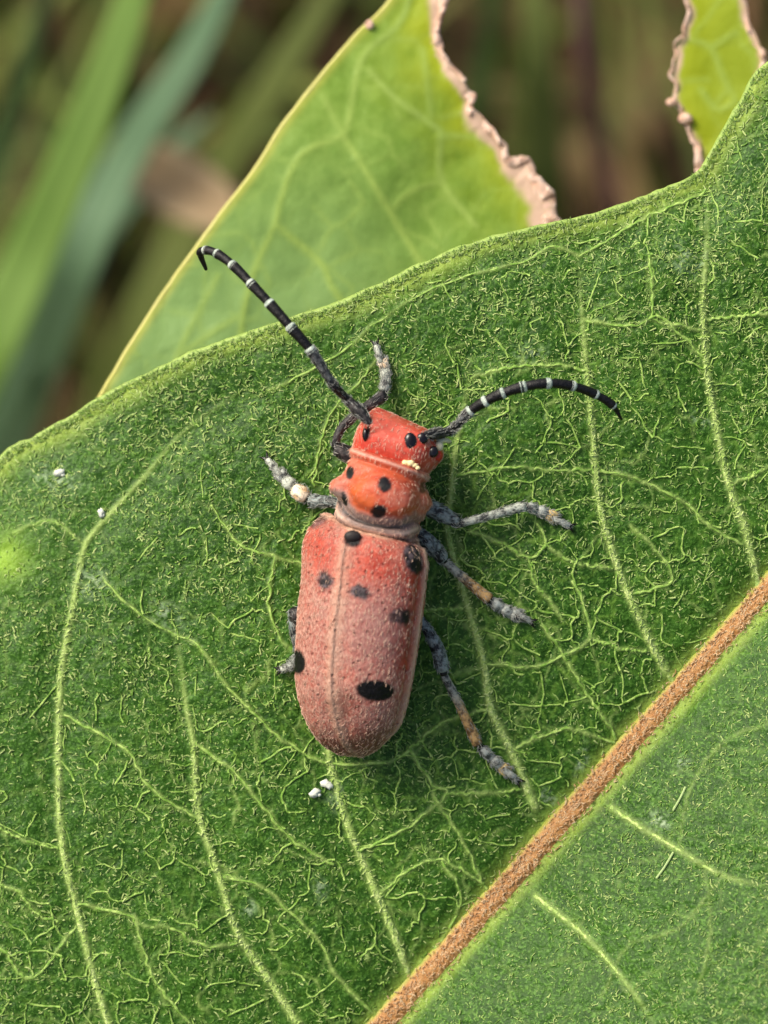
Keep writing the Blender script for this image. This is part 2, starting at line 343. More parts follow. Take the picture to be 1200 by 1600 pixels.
def blade_mat(name, a, b, tr):
    m = Mat(name, 0.5, 0.35); n = m.noise(1.6, 4)
    m.color(m.mix(n, a, b)).translucent(0.25, tr); return m.m
M['g1'] = blade_mat('grass_light', lin(116, 156, 66), lin(146, 178, 92), lin(130, 175, 50))
M['g2'] = blade_mat('grass_teal', lin(108, 146, 106), lin(136, 166, 128), lin(110, 150, 90))
M['g3'] = blade_mat('grass_olive', lin(96, 114, 52), lin(126, 134, 70), lin(110, 125, 40))
M['g4'] = blade_mat('grass_deep', lin(40, 62, 24), lin(66, 90, 36), lin(60, 90, 20))
M['straw'] = blade_mat('dry_straw', lin(120, 92, 62), lin(150, 120, 84), lin(150, 110, 60))
M['stem'] = blade_mat('purple_stem', lin(70, 44, 42), lin(98, 70, 58), lin(70, 40, 30))
def ground_z(px, py):
    """leaf-frame height at which the ray through a pixel meets the ground"""
    y = (800 - py) * S; t = math.tan(TILT)
    # y*(D-z)/D*sin + z*cos = GZ
    sn, cs = math.sin(TILT), math.cos(TILT)
    return (GZ - y * sn) / (cs - y * sn / D)
def blade(pts, wid, mat, name, label, cat, group=None, thick=0.1, fold=0.25, taper=True):
    """pts: (px, py, depth); the first one stands on the ground where its ray meets it"""
    q = [P(a, b, ground_z(a, b) if z is None else z) for a, b, z in pts]
    base = q[0]; n = 40
    p = crom(np.array(q), n); s = np.linspace(0, 1, n)
    r = wid * (np.clip(np.minimum(0.6 + 1.5 * s, 1.0), 0, 1)) * (np.sqrt(np.clip(1.02 - s ** 3, 0.002, 1)) if taper else 1 - 0.35 * s)
    t = thing(name, label, cat, base, group)
    v, f = sweep(p, r, np.maximum(r * thick, 0.012), K=10, fold=fold)
    mesh_obj('blade' if cat == 'grass' else 'stalk', v, f, mat, t)
    if cat == 'grass':                       # the keel along the blade's middle
        v, f = sweep(p + np.array([0, 0, 0.0]) , r * 0.09 + 0.004, np.maximum(r * thick, 0.012) * 1.5 + 0.004, K=6); mesh_obj('keel', v, f, mat, t)
    return t
GR = 'grass blades blurred behind the leaves'
blade([(-230, 1000, None), (-60, 640, -7.4), (50, 400, -6.6), (140, 190, -6.2), (205, 10, -6.0), (260, -190, -6.0)], 0.20, M['g1'], 'grass_blade', 'broad bright yellow-green grass blade leaning behind the leaves', 'grass', GR)
blade([(-60, 900, None), (90, 500, -7.8), (190, 260, -7.2), (310, 70, -7.0), (410, -150, -6.8)], 0.17, M['g2'], 'grass_blade', 'grey-teal grass blade beside the bright yellow-green one', 'grass', GR)
blade([(60, 980, None), (170, 640, -10.2), (310, 330, -9.6), (430, 130, -9.2), (560, -80, -9.0)], 0.17, M['g3'], 'grass_blade', 'olive grass blade running up along the chewed leaf', 'grass', GR)
blade([(-300, 760, None), (-80, 420, -8.0), (10, 200, -7.2), (90, -60, -7.0)], 0.13, M['g4'], 'grass_blade', 'deep green grass blade behind the bright yellow-green one', 'grass', GR)
blade([(-200, 1060, None), (0, 620, -9.0), (90, 470, -8.3), (210, 300, -8.0), (330, 180, -8.0)], 0.13, M['g2'], 'grass_blade', 'grey-teal grass blade crossing low over dark soil', 'grass', GR)
blade([(860, 760, None), (855, 400, -9.4), (845, 180, -8.2), (838, 20, -7.8), (825, -150, -7.8)], 0.17, M['g3'], 'grass_blade', 'upright olive grass blade seen through the bitten gap', 'grass', GR)
blade([(740, 700, None), (735, 300, -9.6), (760, 80, -8.8), (790, -120, -8.6)], 0.12, M['g4'], 'grass_blade', 'deep green grass blade beside the chewed pink edge', 'grass', GR)
blade([(1010, 800, None), (975, 420, -9.0), (940, 250, -8.4), (915, 90, -8.2), (900, -120, -8.4)], 0.085, M['stem'], 'dry_stem', 'purple-brown dry stem standing in the bitten gap', 'stem', thick=1.0, fold=0.0, taper=False)
blade([(1120, 700, None), (1140, 200, -10.5), (1170, 20, -9.8), (1190, -120, -9.8)], 0.07, M['straw'], 'dry_stem', 'straw-coloured dry stem beside the yellow leaf tip', 'stem', thick=1.0, fold=0.0, taper=False)
# a fallen withered leaf, pinkish
lp = P(280, 292, -7.4); t = thing('withered_leaf', 'small curled pinkish-brown dead leaf caught in the grass', 'leaf', lp)
a = np.linspace(-1, 1, 30); pp = lp + np.stack([a * 0.36, -a * 0.20, 0.10 * a ** 2], 1)
v, f = sweep(pp, 0.20 * np.sqrt(np.clip(1 - a ** 2, 0.01, 1)), 0.015, K=12, fold=0.35)
m = Mat('withered_brown', 0.7, 0.2); m.color(m.mix(m.noise(5), lin(142, 122, 92), lin(174, 152, 118))); M['wither'] = m.m
mesh_obj('blade', v, f, M['wither'], t)
v, f = sweep(pp, 0.02, 0.028, K=6); mesh_obj('midrib', v, f, M['straw'], t)
# grass mass over the ground (nobody could count it)
def grass_mass():
    V, F = [], []; off = 0; g = np.random.default_rng(3)
    for i in range(2600):
        x, y = g.uniform(-16, 16), g.uniform(-14, 26); h = g.uniform(2.0, 7.2); lean = g.uniform(0, 2 * math.pi); k = g.uniform(0.15, 0.75) * h
        if 0.2 < x < 3.2 and 1 < y < 16 and g.random() < 0.8: h *= 0.35
        s = np.linspace(0, 1, 6); d = np.array([math.cos(lean), math.sin(lean), 0.0]); n = np.array([-d[1], d[0], 0])
        c = np.array([x, y, GZ - 0.1]) + d * (k * s ** 2)[:, None] + np.array([0, 0, 1.0]) * (h * (s - 0.28 * s ** 2))[:, None]
        wd = g.uniform(0.06, 0.15) * (1 - s ** 2.2) + 0.004
        v = np.stack([c - n * wd[:, None], c + d * (wd * 0.35)[:, None], c + n * wd[:, None]], 1).reshape(-1, 3)
        for j in range(5):
            b = off + j * 3; F += [[b, b + 1, b + 4, b + 3], [b + 1, b + 2, b + 5, b + 4]]
        V.append(v); off += len(v)
    return np.vstack(V), np.array(F)
m = Mat('grass_mixed', 0.55, 0.3); n = m.noise(0.8, 3)
c = m.mix(m.ramp(n, 0.35, 0.6), lin(66, 86, 36), lin(122, 132, 64)); c = m.mix(m.ramp(m.noise(0.5, 2), 0.52, 0.62), c, lin(134, 108, 72))
m.color(c).translucent(0.2, lin(80, 110, 30)); M['gmass'] = m.m
v, f = grass_mass(); g = world_obj('grass', v, f, M['gmass']); g['kind'] = 'stuff'; g['label'] = 'thick low grass and dry litter growing below the leaves'; g['category'] = 'grass'

# ================= the main leaf
A0 = np.array([600.0, 1600.0]); UD = np.array([0.6616, -0.7498]); ND = np.array([-0.7498, -0.6616])   # along the midrib, and to its left
def uv(px, py):
    a, b = px - A0[0], py - A0[1]; return a * UD[0] + b * UD[1], a * ND[0] + b * ND[1]
def uv2px(u, v): return A0[0] + u * UD[0] + v * ND[0], A0[1] + u * UD[1] + v * ND[1]
MARG = np.array([(0, 720), (50, 690), (100, 662), (150, 630), (200, 603), (260, 575), (330, 545), (400, 520), (470, 495), (530, 478), (580, 455), (640, 425), (700, 398), (760, 378), (820, 362),
                 (872, 350), (930, 337), (996, 316), (1050, 293), (1083, 277), (1106, 256), (1136, 200), (1165, 155), (1200, 102)], float)
mu, mv = uv(MARG[:, 0], MARG[:, 1])
mu = np.r_[-1180, -1140, -1050, -900, -650, -350, -50, mu, 1700, 1900, 2120, 2300, 2400, 2450]
mv = np.r_[6, 90, 260, 520, 800, 980, 1050, mv, 500, 430, 310, 165, 60, 6]
o_ = np.argsort(mu); mu, mv = mu[o_], mv[o_]
ms = crom(np.stack([mu, mv], 1), 900)
ms[:, 0] = np.maximum.accumulate(ms[:, 0])
def wL(u): return np.interp(u, ms[:, 0], ms[:, 1]) + 3.0 * (vnoise(u / 45, u * 0, 3) - 0.5) + 2.0 * (vnoise(u / 11, u * 0 + 5, 4) - 0.5)
def wR(u): return np.interp(u, [-1180, -1100, -900, -500, 0, 500, 1000, 1500, 2000, 2300, 2450], [6, 150, 480, 820, 1000, 1010, 900, 720, 420, 150, 6])
SEC = [[(172, 1605), (150, 1540), (125, 1440), (100, 1340), (92, 1260), (92, 1120), (97, 1040), (115, 940), (133, 850), (165, 810), (230, 740), (280, 680), (330, 643), (370, 615)],
       [(470, 1605), (420, 1530), (370, 1455), (340, 1360), (310, 1270), (303, 1170), (290, 1100), (282, 1030), (268, 985)],
       [(640, 1525), (612, 1450), (590, 1400), (560, 1330), (540, 1280), (518, 1200), (510, 1150), (500, 1060), (490, 940), (480, 840), (500, 760)],
       [(836, 1262), (822, 1228), (794, 1163), (766, 1106), (755, 1033), (725, 927), (700, 831), (706, 760), (712, 700), (728, 620), (736, 560)],
       [(1062, 1072), (1034, 1038), (985, 935), (955, 856), (937, 787), (927, 684), (915, 560), (908, 470), (902, 400)],
       [(1188, 930), (1178, 880), (1162, 820), (1140, 760), (1120, 670), (1105, 580), (1099, 480), (1104, 380), (1106, 298)],
       [(836, 1400), (900, 1450), (940, 1490), (985, 1545), (1030, 1610)],
       [(955, 1262), (1005, 1295), (1060, 1328), (1130, 1368), (1210, 1388)]]
MIDLINE = [uv2px(u, 0) for u in np.linspace(-1180, 2450, 60)]
# base ends of the first two lie on the midrib below the frame
SEC[0] = [(330, 1905), (262, 1790), (210, 1690)] + SEC[0]
SEC[1] = [(545, 1665), (510, 1640)] + SEC[1]
SECS = [crom(np.array(p, float), 40) for p in SEC]
TER = [[(0, 1295), (45, 1315), (92, 1326)], [(122, 1412), (200, 1430), (225, 1447), (265, 1450), (300, 1470), (330, 1480), (370, 1475)], [(100, 1118), (160, 1150), (205, 1180), (225, 1220), (260, 1250), (310, 1278)],
       [(300, 1160), (360, 1200), (410, 1260), (450, 1305), (500, 1340), (520, 1350)], [(350, 1370), (410, 1385), (450, 1420), (500, 1475), (530, 1530), (590, 1590)], [(388, 1105), (440, 1155), (512, 1192), (600, 1192), (640, 1175)],
       [(160, 900), (200, 945), (270, 990), (310, 1010), (345, 1060), (388, 1105)], [(330, 790), (375, 850), (430, 870), (472, 882)], [(853, 849), (880, 870), (910, 882), (956, 888)], [(735, 830), (790, 850), (828, 873), (853, 850), (840, 815)],
       [(828, 873), (835, 910), (860, 940), (880, 970)], [(845, 975), (880, 1025), (925, 1095), (965, 1155)], [(760, 1037), (825, 1042), (880, 1025), (922, 998), (910, 940), (895, 910)], [(922, 998), (965, 1012), (1010, 1018)],
       [(640, 955), (722, 950)], [(985, 930), (1050, 905), (1020, 855), (985, 820)], [(940, 735), (1000, 750), (1060, 780), (1120, 830), (1160, 850)], [(708, 745), (800, 730), (860, 735), (932, 735)], [(640, 1170), (690, 1130), (766, 1106)],
       [(90, 1440), (60, 1430), (30, 1395), (0, 1380)], [(120, 1445), (50, 1530), (0, 1480)], [(210, 1430), (235, 1515), (270, 1570), (300, 1600)], [(130, 850), (80, 815), (20, 830)], [(905, 400), (860, 388), (815, 410), (770, 420), (680, 450), (600, 495), (520, 560), (420, 610)],
       [(905, 400), (935, 385), (1000, 345), (1104, 300)], [(1015, 400), (1020, 480), (1025, 500), (1095, 515)], [(912, 500), (990, 510), (1025, 495), (1065, 525), (1100, 560)], [(735, 590), (800, 575), (870, 570), (915, 580)],
       [(1100, 500), (1200, 490)], [(1140, 760), (1200, 730)], [(560, 1330), (640, 1290), (700, 1240), (675, 1225), (640, 1170)], [(700, 1240), (760, 1240), (825, 1232)], [(675, 1240), (720, 1310), (760, 1390)], [(590, 1400), (640, 1360), (690, 1345), (755, 1380)],
       [(640, 1525), (690, 1470), (720, 1400), (690, 1345)], [(800, 1170), (850, 1150), (900, 1140), (960, 1160)], [(940, 1560), (980, 1480), (1060, 1450), (1130, 1368)], [(1060, 1328), (1080, 1230), (1130, 1160), (1200, 1130)], [(1100, 1345), (1110, 1450), (1090, 1550)],
       [(430, 870), (420, 940), (440, 1000), (470, 1020)], [(590, 560), (560, 600), (520, 640), (500, 700), (490, 760)]]
TERS = [crom(np.array(p, float), 24) + 1.2 * np.random.default_rng(i).normal(size=(24, 2)) for i, p in enumerate(TER)]
def dsec(px, py):
    b = np.full(px.shape, 1e9); q = np.zeros(px.shape)
    for p in SECS:
        d, t = seg_dist(px, py, p); m_ = d < b; b[m_] = d[m_]; q[m_] = t[m_]
    return b, q
def zleaf(px, py, ds=None):
    px = np.asarray(px, float); py = np.asarray(py, float); u, v = uv(px, py)
    if ds is None: ds = dsec(px.ravel(), py.ravel())[0].reshape(px.shape)
    z = 0.07 * (px - 600) * S
    vl = np.clip(v, 0, None) * S; vr = np.clip(-v, 0, None) * S
    z += 0.20 * vl - 0.075 * vl ** 2 + 0.48 * vr - 0.06 * vr ** 2 - 0.08
    z -= 0.06 * sstep(0.75, 1.05, vl / (wL(u) * S)) * (0.4 + 0.6 * np.sin(u / 190 + 0.6))
    z += 0.016 * (1 - np.exp(-(ds / 38) ** 2)) + 0.02 * (fbm(px / 170, py / 170, 1) - 0.5)
    z -= 0.02 * np.exp(-(v / 40) ** 2)
    far = np.clip(np.maximum(-400 - u, u - 1650) / 1000, 0, None); z -= 0.5 * far ** 2
    return z
leaf_label = 'large hairy green milkweed leaf with orange-brown midrib carrying the red beetle'
leaf = thing('milkweed_leaf', leaf_label, 'leaf', P(*uv2px(-1180, 0), zleaf(*[np.array(q) for q in uv2px(-1180, 0)])))
us = np.concatenate([np.linspace(-1180, -480, 40, endpoint=False), np.linspace(-480, 1640, 720, endpoint=False), np.linspace(1640, 2450, 40)])
fl = np.linspace(0, 1, 370); fr = np.concatenate([np.linspace(0, 0.52, 180, endpoint=False), np.linspace(0.52, 1, 22)])
U_, F_ = np.meshgrid(us, np.concatenate([-fr[:0:-1], fl]), indexing='ij')
Vv = np.where(F_ >= 0, F_ * wL(U_), F_ * wR(U_))
LX, LY = uv2px(U_, Vv); lx, ly = LX.ravel(), LY.ravel(); vflat = Vv.ravel(); uflat = U_.ravel()
ds, dq = dsec(lx, ly)
warp = 34 * (fbm(lx / 38, ly / 38, 1) - 0.5), 34 * (fbm(lx / 38, ly / 38, 4) - 0.5)
e1, r1 = vor_edge(lx + warp[0], ly * 0.93 + warp[1], 74, 1)
e2, r2 = vor_edge(lx + warp[0] * 0.6, ly + warp[1] * 0.6, 31, 2)
vein = np.zeros(len(lx)); dt = np.full(len(lx), 1e9)
for p in TERS:
    d, _ = seg_dist(lx, ly, p); dt = np.minimum(dt, d)
jag = 0.65 + 0.8 * vnoise(lx / 7, ly / 7, 5); brk = 0.35 + 0.75 * sstep(0.25, 0.6, vnoise(lx / 13, ly / 13, 7))
vein = np.maximum(vein, 0.6 * np.exp(-(dt / (2.8 * jag)) ** 2) * (0.55 + 0.45 * brk) * np.where(vflat < 0, 0.4, 1.0 - 0.3 * sstep(450, 760, vflat)))
right = vflat < 0
vein = np.maximum(vein, 0.9 * np.exp(-(ds / (6.5 - 3 * dq)) ** 2) * (1 - 0.85 * sstep(0.72, 1.0, dq)) * np.where(right, 0.5, 1))
sharp = np.where(right, 0.4, 1.0 - 0.5 * sstep(420, 760, vflat))
m1 = np.exp(-(e1 / (2.1 * jag)) ** 2) * np.clip(0.1 + 0.8 * r1, 0, 1) * (0.4 + 0.6 * brk); m2 = np.exp(-(e2 / (2.3 * jag)) ** 2) * np.clip(r2 * 1.6 - 0.25, 0, 1) * (0.3 + 0.7 * brk)
vein = np.maximum(vein, 0.5 * m1 * sharp); fine = np.clip((0.6 + 0.35 * np.exp(-(((lx - 800) / 300) ** 2 + ((ly - 1050) / 300) ** 2))) * 0.6 * m2 * sharp, 0, 1)
near_mid = np.exp(-(np.clip(np.abs(vflat) - 20, 0, None) / 11) ** 2)
wl = np.where(right, wR(uflat), wL(uflat)); dm = wl - np.abs(vflat)
margin = np.clip(np.exp(-(dm / (16 + 9 * vnoise(uflat / 60, uflat * 0, 2))) ** 2) * 0.9 + 0.55 * near_mid, 0, 1)
smu = np.zeros(len(lx))
for k, (a, b, rx, ry, ro) in enumerate([(908, 1188, 8, 20, 0.3), (855, 1246, 12, 9, 0.5), (1030, 1283, 16, 10, 0.4), (1068, 1195, 10, 8, 0), (1075, 405, 30, 22, 0.3), (830, 552, 26, 14, 0.2), (525, 1245, 12, 20, 0.2), (260, 960, 28, 18, 0.5), (140, 910, 24, 20, 0), (500, 1390, 10, 16, 0), (390, 1420, 9, 14, 0.3), (85, 745, 34, 22, 0.4), (1095, 655, 18, 8, 0.5), (640, 900, 10, 30, 0)]):
    c_, s_ = math.cos(ro), math.sin(ro); p_, q_ = (lx - a) * c_ + (ly - b) * s_, -(lx - a) * s_ + (ly - b) * c_
    smu = np.maximum(smu, (0.85 if k < 4 else 0.5) * np.exp(-((p_ / rx) ** 2 + (q_ / ry) ** 2)) * sstep(0.2, 0.7, vnoise(lx / 6, ly / 6, 2)))
chl = np.exp(-(((lx - 8) / 34) ** 2 + ((ly - 872) / 34) ** 2)) * (0.5 + 0.6 * vnoise(lx / 14, ly / 14, 6))
lz = zleaf(lx, ly, ds)
relief = 0.0075 * vein + 0.004 * fine + 0.003 * sstep(0, 12, e2) + 0.004 * sstep(0, 30, e1) + 0.006 * fbm(lx / 9, ly / 9, 3)
lv = P(lx, ly, lz + relief - 0.004)
nu, nv_ = U_.shape; li = np.arange(nu * nv_).reshape(nu, nv_)
lf = np.stack([li[:-1, :-1], li[1:, :-1], li[1:, 1:], li[:-1, 1:]], -1).reshape(-1, 4)[:, ::-1]
if np.cross(lv[lf[0, 1]] - lv[lf[0, 0]], lv[lf[0, 2]] - lv[lf[0, 0]])[2] < 0: lf = lf[:, ::-1]
mesh_obj('blade', lv, lf, M['leaf'], leaf, dict(vein=np.clip(vein * (1 - near_mid * 0.5), 0, 1), fine=fine, margin=margin, chlor=np.clip(chl, 0, 0.8), smudge=smu))
# underside sheet, a coarse copy 0.3 mm lower
si = np.unique(np.r_[np.arange(0, nu, 6), nu - 1]); sj = np.unique(np.r_[np.arange(0, nv_, 6), nv_ - 1])
sub = li[np.ix_(si, sj)]; uvv = lv[sub.ravel()] - np.array([0, 0, 0.034]); ui = np.arange(sub.size).reshape(sub.shape)
uf = np.stack([ui[:-1, :-1], ui[1:, :-1], ui[1:, 1:], ui[:-1, 1:]], -1).reshape(-1, 4)
mesh_obj('underside', uvv, uf, M['under'], leaf)
# rim: thickened pale margin round the whole blade
for jj, nm in ((nv_ - 1, 'rim'), (0, 'rim')):
    rp = lv[li[:, jj]] - np.array([0, 0, 0.016]); rp = crom(rp[::3], 700)
    rr = 0.016 + 0.012 * (fbm(np.arange(700) / 5.0, np.zeros(700), 2) - 0.5)
    v, f = sweep(rp, rr, rr * 1.05, K=8); mesh_obj(nm, v, f, M['margin'], leaf)
# midrib and the lateral veins
mp = np.array([uv2px(u, 0) for u in np.linspace(-1175, 2400, 420)]); mp[:, 0] += 5 * (fbm(np.arange(420) / 30.0, np.zeros(420), 1) - 0.5)
mw = np.interp(np.linspace(-1175, 2400, 420), [-1175, 0, 900, 1600, 2400], [36, 24, 20, 15, 2]) * S
mp3 = P(mp[:, 0], mp[:, 1], zleaf(mp[:, 0], mp[:, 1]) + 0.004)
v, f = sweep(mp3, mw * (0.95 + 0.1 * vnoise(np.arange(420) / 6.0, np.zeros(420), 3)), mw * 0.45, K=14)
sd = np.abs(np.cos(np.linspace(0, 2 * math.pi, 14, endpoint=False)))
mesh_obj('midrib', v, f, M['midrib'], leaf, dict(side=np.r_[np.tile(sd, (len(v) - 2) // 14), 0, 0]))
mid_v, mid_f = v, f
VEINV = []
for i, p in enumerate(SECS):
    q = crom(p, 220) + 1.6 * np.stack([vnoise(np.arange(220) / 4.0, np.zeros(220) + i, 1) - 0.5, vnoise(np.arange(220) / 4.0, np.zeros(220) + i, 2) - 0.5], 1); s = np.linspace(0, 1, 220)
    r = (5.6 - 3.2 * s) * S * (0.55 if i >= 6 else 1.0) * (0.7 + 0.6 * vnoise(np.arange(220) / 2.6, np.zeros(220) + i, 4))
    p3 = P(q[:, 0], q[:, 1], zleaf(q[:, 0], q[:, 1]) + 0.0035 - 0.014 * sstep(0.55, 0.95, s))
    v, f = sweep(p3, r, r * 0.55, K=8); mesh_obj('lateral_vein', v, f, M['vein'], leaf); VEINV.append((v, f))
# the cross veins: too many and too fine to pick apart, one raised net
NV, NF, off = [], [], 0
for i, p in enumerate(TERS):
    q = crom(p, 90) + 1.5 * np.stack([vnoise(np.arange(90) / 3.0, np.zeros(90) + i, 1) - 0.5, vnoise(np.arange(90) / 3.0, np.zeros(90) + i, 2) - 0.5], 1)
    if uv(*q.mean(0))[1] < 0: continue
    up_v = uv(*q.mean(0))[1]; r = 2.3 * S * (0.45 + 0.9 * vnoise(np.arange(90) / 2.3, np.zeros(90) + i, 4)) * (1 - 0.35 * float(sstep(450, 800, np.array(up_v))))
    p3 = P(q[:, 0], q[:, 1], zleaf(q[:, 0], q[:, 1]) + 0.0062 - 0.004 * vnoise(np.arange(90) / 6.0, np.zeros(90) + i, 5))
    v, f = sweep(p3, r, r * 0.7, K=6); NV.append(v); NF.append((f[0] + off, f[1] + off)); off += len(v)
# the finest net: edges between the cells of a scattered point set
g = np.random.default_rng(64); cs = 44.0
cx, cy = np.meshgrid(np.arange(-60, 1280, cs), np.arange(60, 1700, cs)); cp = np.stack([cx.ravel(), cy.ravel()], 1) + g.uniform(-0.42, 0.42, (cx.size, 2)) * cs
res = delaunay_2d_cdt([Vector(p) for p in cp], [], [], 0, 1e-4); dv = np.array([tuple(p) for p in res[0]]); dt_ = np.array([list(t) for t in res[2]])
A, B, C = dv[dt_[:, 0]], dv[dt_[:, 1]], dv[dt_[:, 2]]; den = 2 * (A[:, 0] * (B[:, 1] - C[:, 1]) + B[:, 0] * (C[:, 1] - A[:, 1]) + C[:, 0] * (A[:, 1] - B[:, 1]))
a2, b2, c2 = (A ** 2).sum(1), (B ** 2).sum(1), (C ** 2).sum(1)
cc = np.stack([(a2 * (B[:, 1] - C[:, 1]) + b2 * (C[:, 1] - A[:, 1]) + c2 * (A[:, 1] - B[:, 1])) / den, (a2 * (C[:, 0] - B[:, 0]) + b2 * (A[:, 0] - C[:, 0]) + c2 * (B[:, 0] - A[:, 0])) / den], 1)
em = {}
for ti, t in enumerate(dt_):
    for k in range(3): em.setdefault(tuple(sorted((int(t[k]), int(t[(k + 1) % 3])))), []).append(ti)
E = [(cc[a[0]], cc[a[1]]) for a in em.values() if len(a) == 2 and 5 < np.linalg.norm(cc[a[0]] - cc[a[1]]) < 90]
mids = np.array([(a + b) / 2 for a, b in E]); eu, ev = uv(mids[:, 0], mids[:, 1])
keep = (ev > 26) & (ev < wL(eu) - 22)
prob = 0.30 + 0.5 * np.exp(-(((mids[:, 0] - 800) / 280) ** 2 + ((mids[:, 1] - 1000) / 320) ** 2)) + 0.2 * sstep(1050, 1300, mids[:, 1]) - 0.3 * sstep(560, 800, ev)
keep &= g.random(len(E)) < prob
for i in np.nonzero(keep)[0]:
    a, b = E[i]; tt = np.linspace(0, 1, 7)[:, None]; nn_ = np.array([-(b - a)[1], (b - a)[0]]) / np.linalg.norm(b - a)
    q = a + (b - a) * tt + nn_ * (np.sin(tt * math.pi) * g.normal(0, 2.2) + np.sin(tt * math.pi * 2) * g.normal(0, 1.6) + np.r_[0, g.normal(0, 0.7, 5), 0][:, None])
    r = g.uniform(1.0, 1.9) * S * (0.75 + 0.5 * g.random(7))
    p3 = P(q[:, 0], q[:, 1], zleaf(q[:, 0], q[:, 1]) + 0.0042 + g.uniform(-0.002, 0.0012))
    v, f = sweep(p3, r, r * 0.65, K=5, cap=False); NV.append(v); NF.append((f[0] + off, f[1] + off)); off += len(v)
mesh_obj('cross_veins', np.vstack(NV), [np.vstack([a for a, b in NF]), np.vstack([b for a, b in NF])], M['netvein'], leaf, kind='stuff')
# petiole and the plant's stem (outside the frame, below left)
pb = P(*uv2px(-1180, 0), zleaf(*[np.array(q) for q in uv2px(-1180, 0)])); pd = P(*uv2px(-1500, 30), -1.0)
ST = np.vstack([P(-560, 2650, -0.6), P(-560, 2650, -0.6)])
pet = crom(np.array([pb + (pb - pd) * 0.08, pb, (pb + pd) / 2 + [0, 0, 0.1], pd]), 30)
v, f = sweep(pet, 0.085, 0.075, K=12); mesh_obj('petiole', v, f, M['midrib'], leaf, dict(side=np.zeros(len(v))))
up_ = np.array([0, math.sin(TILT), math.cos(TILT)]); hh_ = (R3 @ pd)[2] - GZ
stk = crom(np.array([pd - up_ * (hh_ + 0.3) + [-0.4, 0, 0], pd - up_ * hh_ * 0.6 + [-0.25, 0.05, 0], pd - up_ * hh_ * 0.2, pd + up_ * 0.12]), 50)
v, f = sweep(stk, np.linspace(0.2, 0.12, 50), np.linspace(0.2, 0.12, 50), up=(1, 0, 0.01), K=14); mesh_obj('stalk', v, f, M['under'], leaf)
# hairs on the blade (a felt nobody could count)
def leaf_hairs(n, box, g, mid=False):
    px = g.uniform(box[0], box[1], n); py = g.uniform(box[2], box[3], n); u, v = uv(px, py)
    ok = (v < wL(u) - 1) & (v > -wR(u)) & (np.abs(v) > (16 if not mid else 0))
    dens = 0.35 + 0.65 * sstep(0.3, 0.62, fbm(px / 75, py / 75, 5)); dens *= np.where(v < 0, 1.25, 1.0) * np.clip(1.0 - 0.5 * np.exp(-(((px - 800) / 260) ** 2 + ((py - 1040) / 260) ** 2)) - 0.30 * sstep(900, 1250, py) + 0.2 * sstep(700, 500, py), 0.15, 1.2) * 0.85
    ok &= g.random(n) < dens
    px, py, u, v = px[ok], py[ok], u[ok], v[ok]; return px, py, u, v
def blade_normal(px, py):
    z0 = zleaf(px, py); zx = (zleaf(px + 4, py) - z0) / (4 * S); zy = (zleaf(px, py - 4) - z0) / (4 * S)
    nn = np.stack([-zx, -zy, np.ones_like(zx)], 1); return z0, nn / np.linalg.norm(nn, axis=1)[:, None]
g = np.random.default_rng(21)
px, py, u, v = leaf_hairs(84000, (-80, 1280, 90, 1680), g)
z0, nn = blade_normal(px, py); n = len(px)
az = g.normal(1.0, 1.5, n); tg = np.stack([np.cos(az), np.sin(az), 0 * az], 1); tg -= nn * (tg * nn).sum(1)[:, None]; tg /= np.linalg.norm(tg, axis=1)[:, None]
rt = P(px, py, z0 + 0.0025)
rs = np.where(v < 0, 0.8, 1.0)
hv, hf = hairs(rt, nn, tg, (2.5 + 10 * g.random(n) ** 2.4) * S * rs, (0.7 + 1.2 * g.random(n) ** 1.5) * S * rs, g.normal(0, 0.9, n), g.uniform(0.0, 0.35, n), g)
mesh_obj('leaf_hair', hv, hf, M['hair'], leaf, rnd_attr(hv, g), kind='stuff')
vp = np.vstack([crom(p, 300)[15:230] for p in SECS[:6]]); vp = vp + g.normal(0, 2.6, vp.shape); vp = vp[(vp[:, 1] < 1680)]; n = len(vp)
az = g.uniform(0, 2 * math.pi, n); tg = np.stack([np.cos(az), np.sin(az), 0 * az], 1)
hv, hf = hairs(P(vp[:, 0], vp[:, 1], zleaf(vp[:, 0], vp[:, 1]) + 0.009), np.tile([0, 0, 1.0], (n, 1)), tg, g.uniform(4, 9, n) * S, g.uniform(0.9, 1.7, n) * S, g.normal(0, 1.0, n), g.uniform(0, 0.4, n), g)
mesh_obj('vein_hair', hv, hf, M['veinhair'], leaf, rnd_attr(hv, g), kind='stuff')
# hairs on the midrib and margin
uu = g.uniform(-400, 1700, 5200); sv = np.clip(g.normal(0, 9, 5200), -21, 21); px, py = uv2px(uu, sv); z0 = zleaf(px, py)
h0 = 0.004 + 0.45 * np.interp(uu, [0, 1600], [24, 15]) * S * np.sqrt(np.clip(1 - (sv / 22) ** 2, 0, 1))
az = math.atan2(-UD[1], UD[0]) + g.normal(0, 0.7, 5200); tg = np.stack([np.cos(az), np.sin(az), 0 * az], 1); nn = np.tile([0, 0, 1.0], (5200, 1))
hv, hf = hairs(P(px, py, z0 + h0 - 0.001), nn, tg, g.uniform(3, 8, 5200) * S, g.uniform(0.8, 1.4, 5200) * S, g.normal(0, 1.0, 5200), g.uniform(0.05, 0.4, 5200), g)
mesh_obj('midrib_hair', hv, hf, M['ribhair'], leaf, rnd_attr(hv, g), kind='stuff')
uu = g.uniform(150, 1650, 3000); px, py = uv2px(uu, wL(uu) - g.uniform(-2, 10, 3000)); z0 = zleaf(px, py)
az = math.atan2(-ND[1], ND[0]) + g.normal(0, 0.9, 3000); tg = np.stack([np.cos(az), np.sin(az), 0 * az], 1)
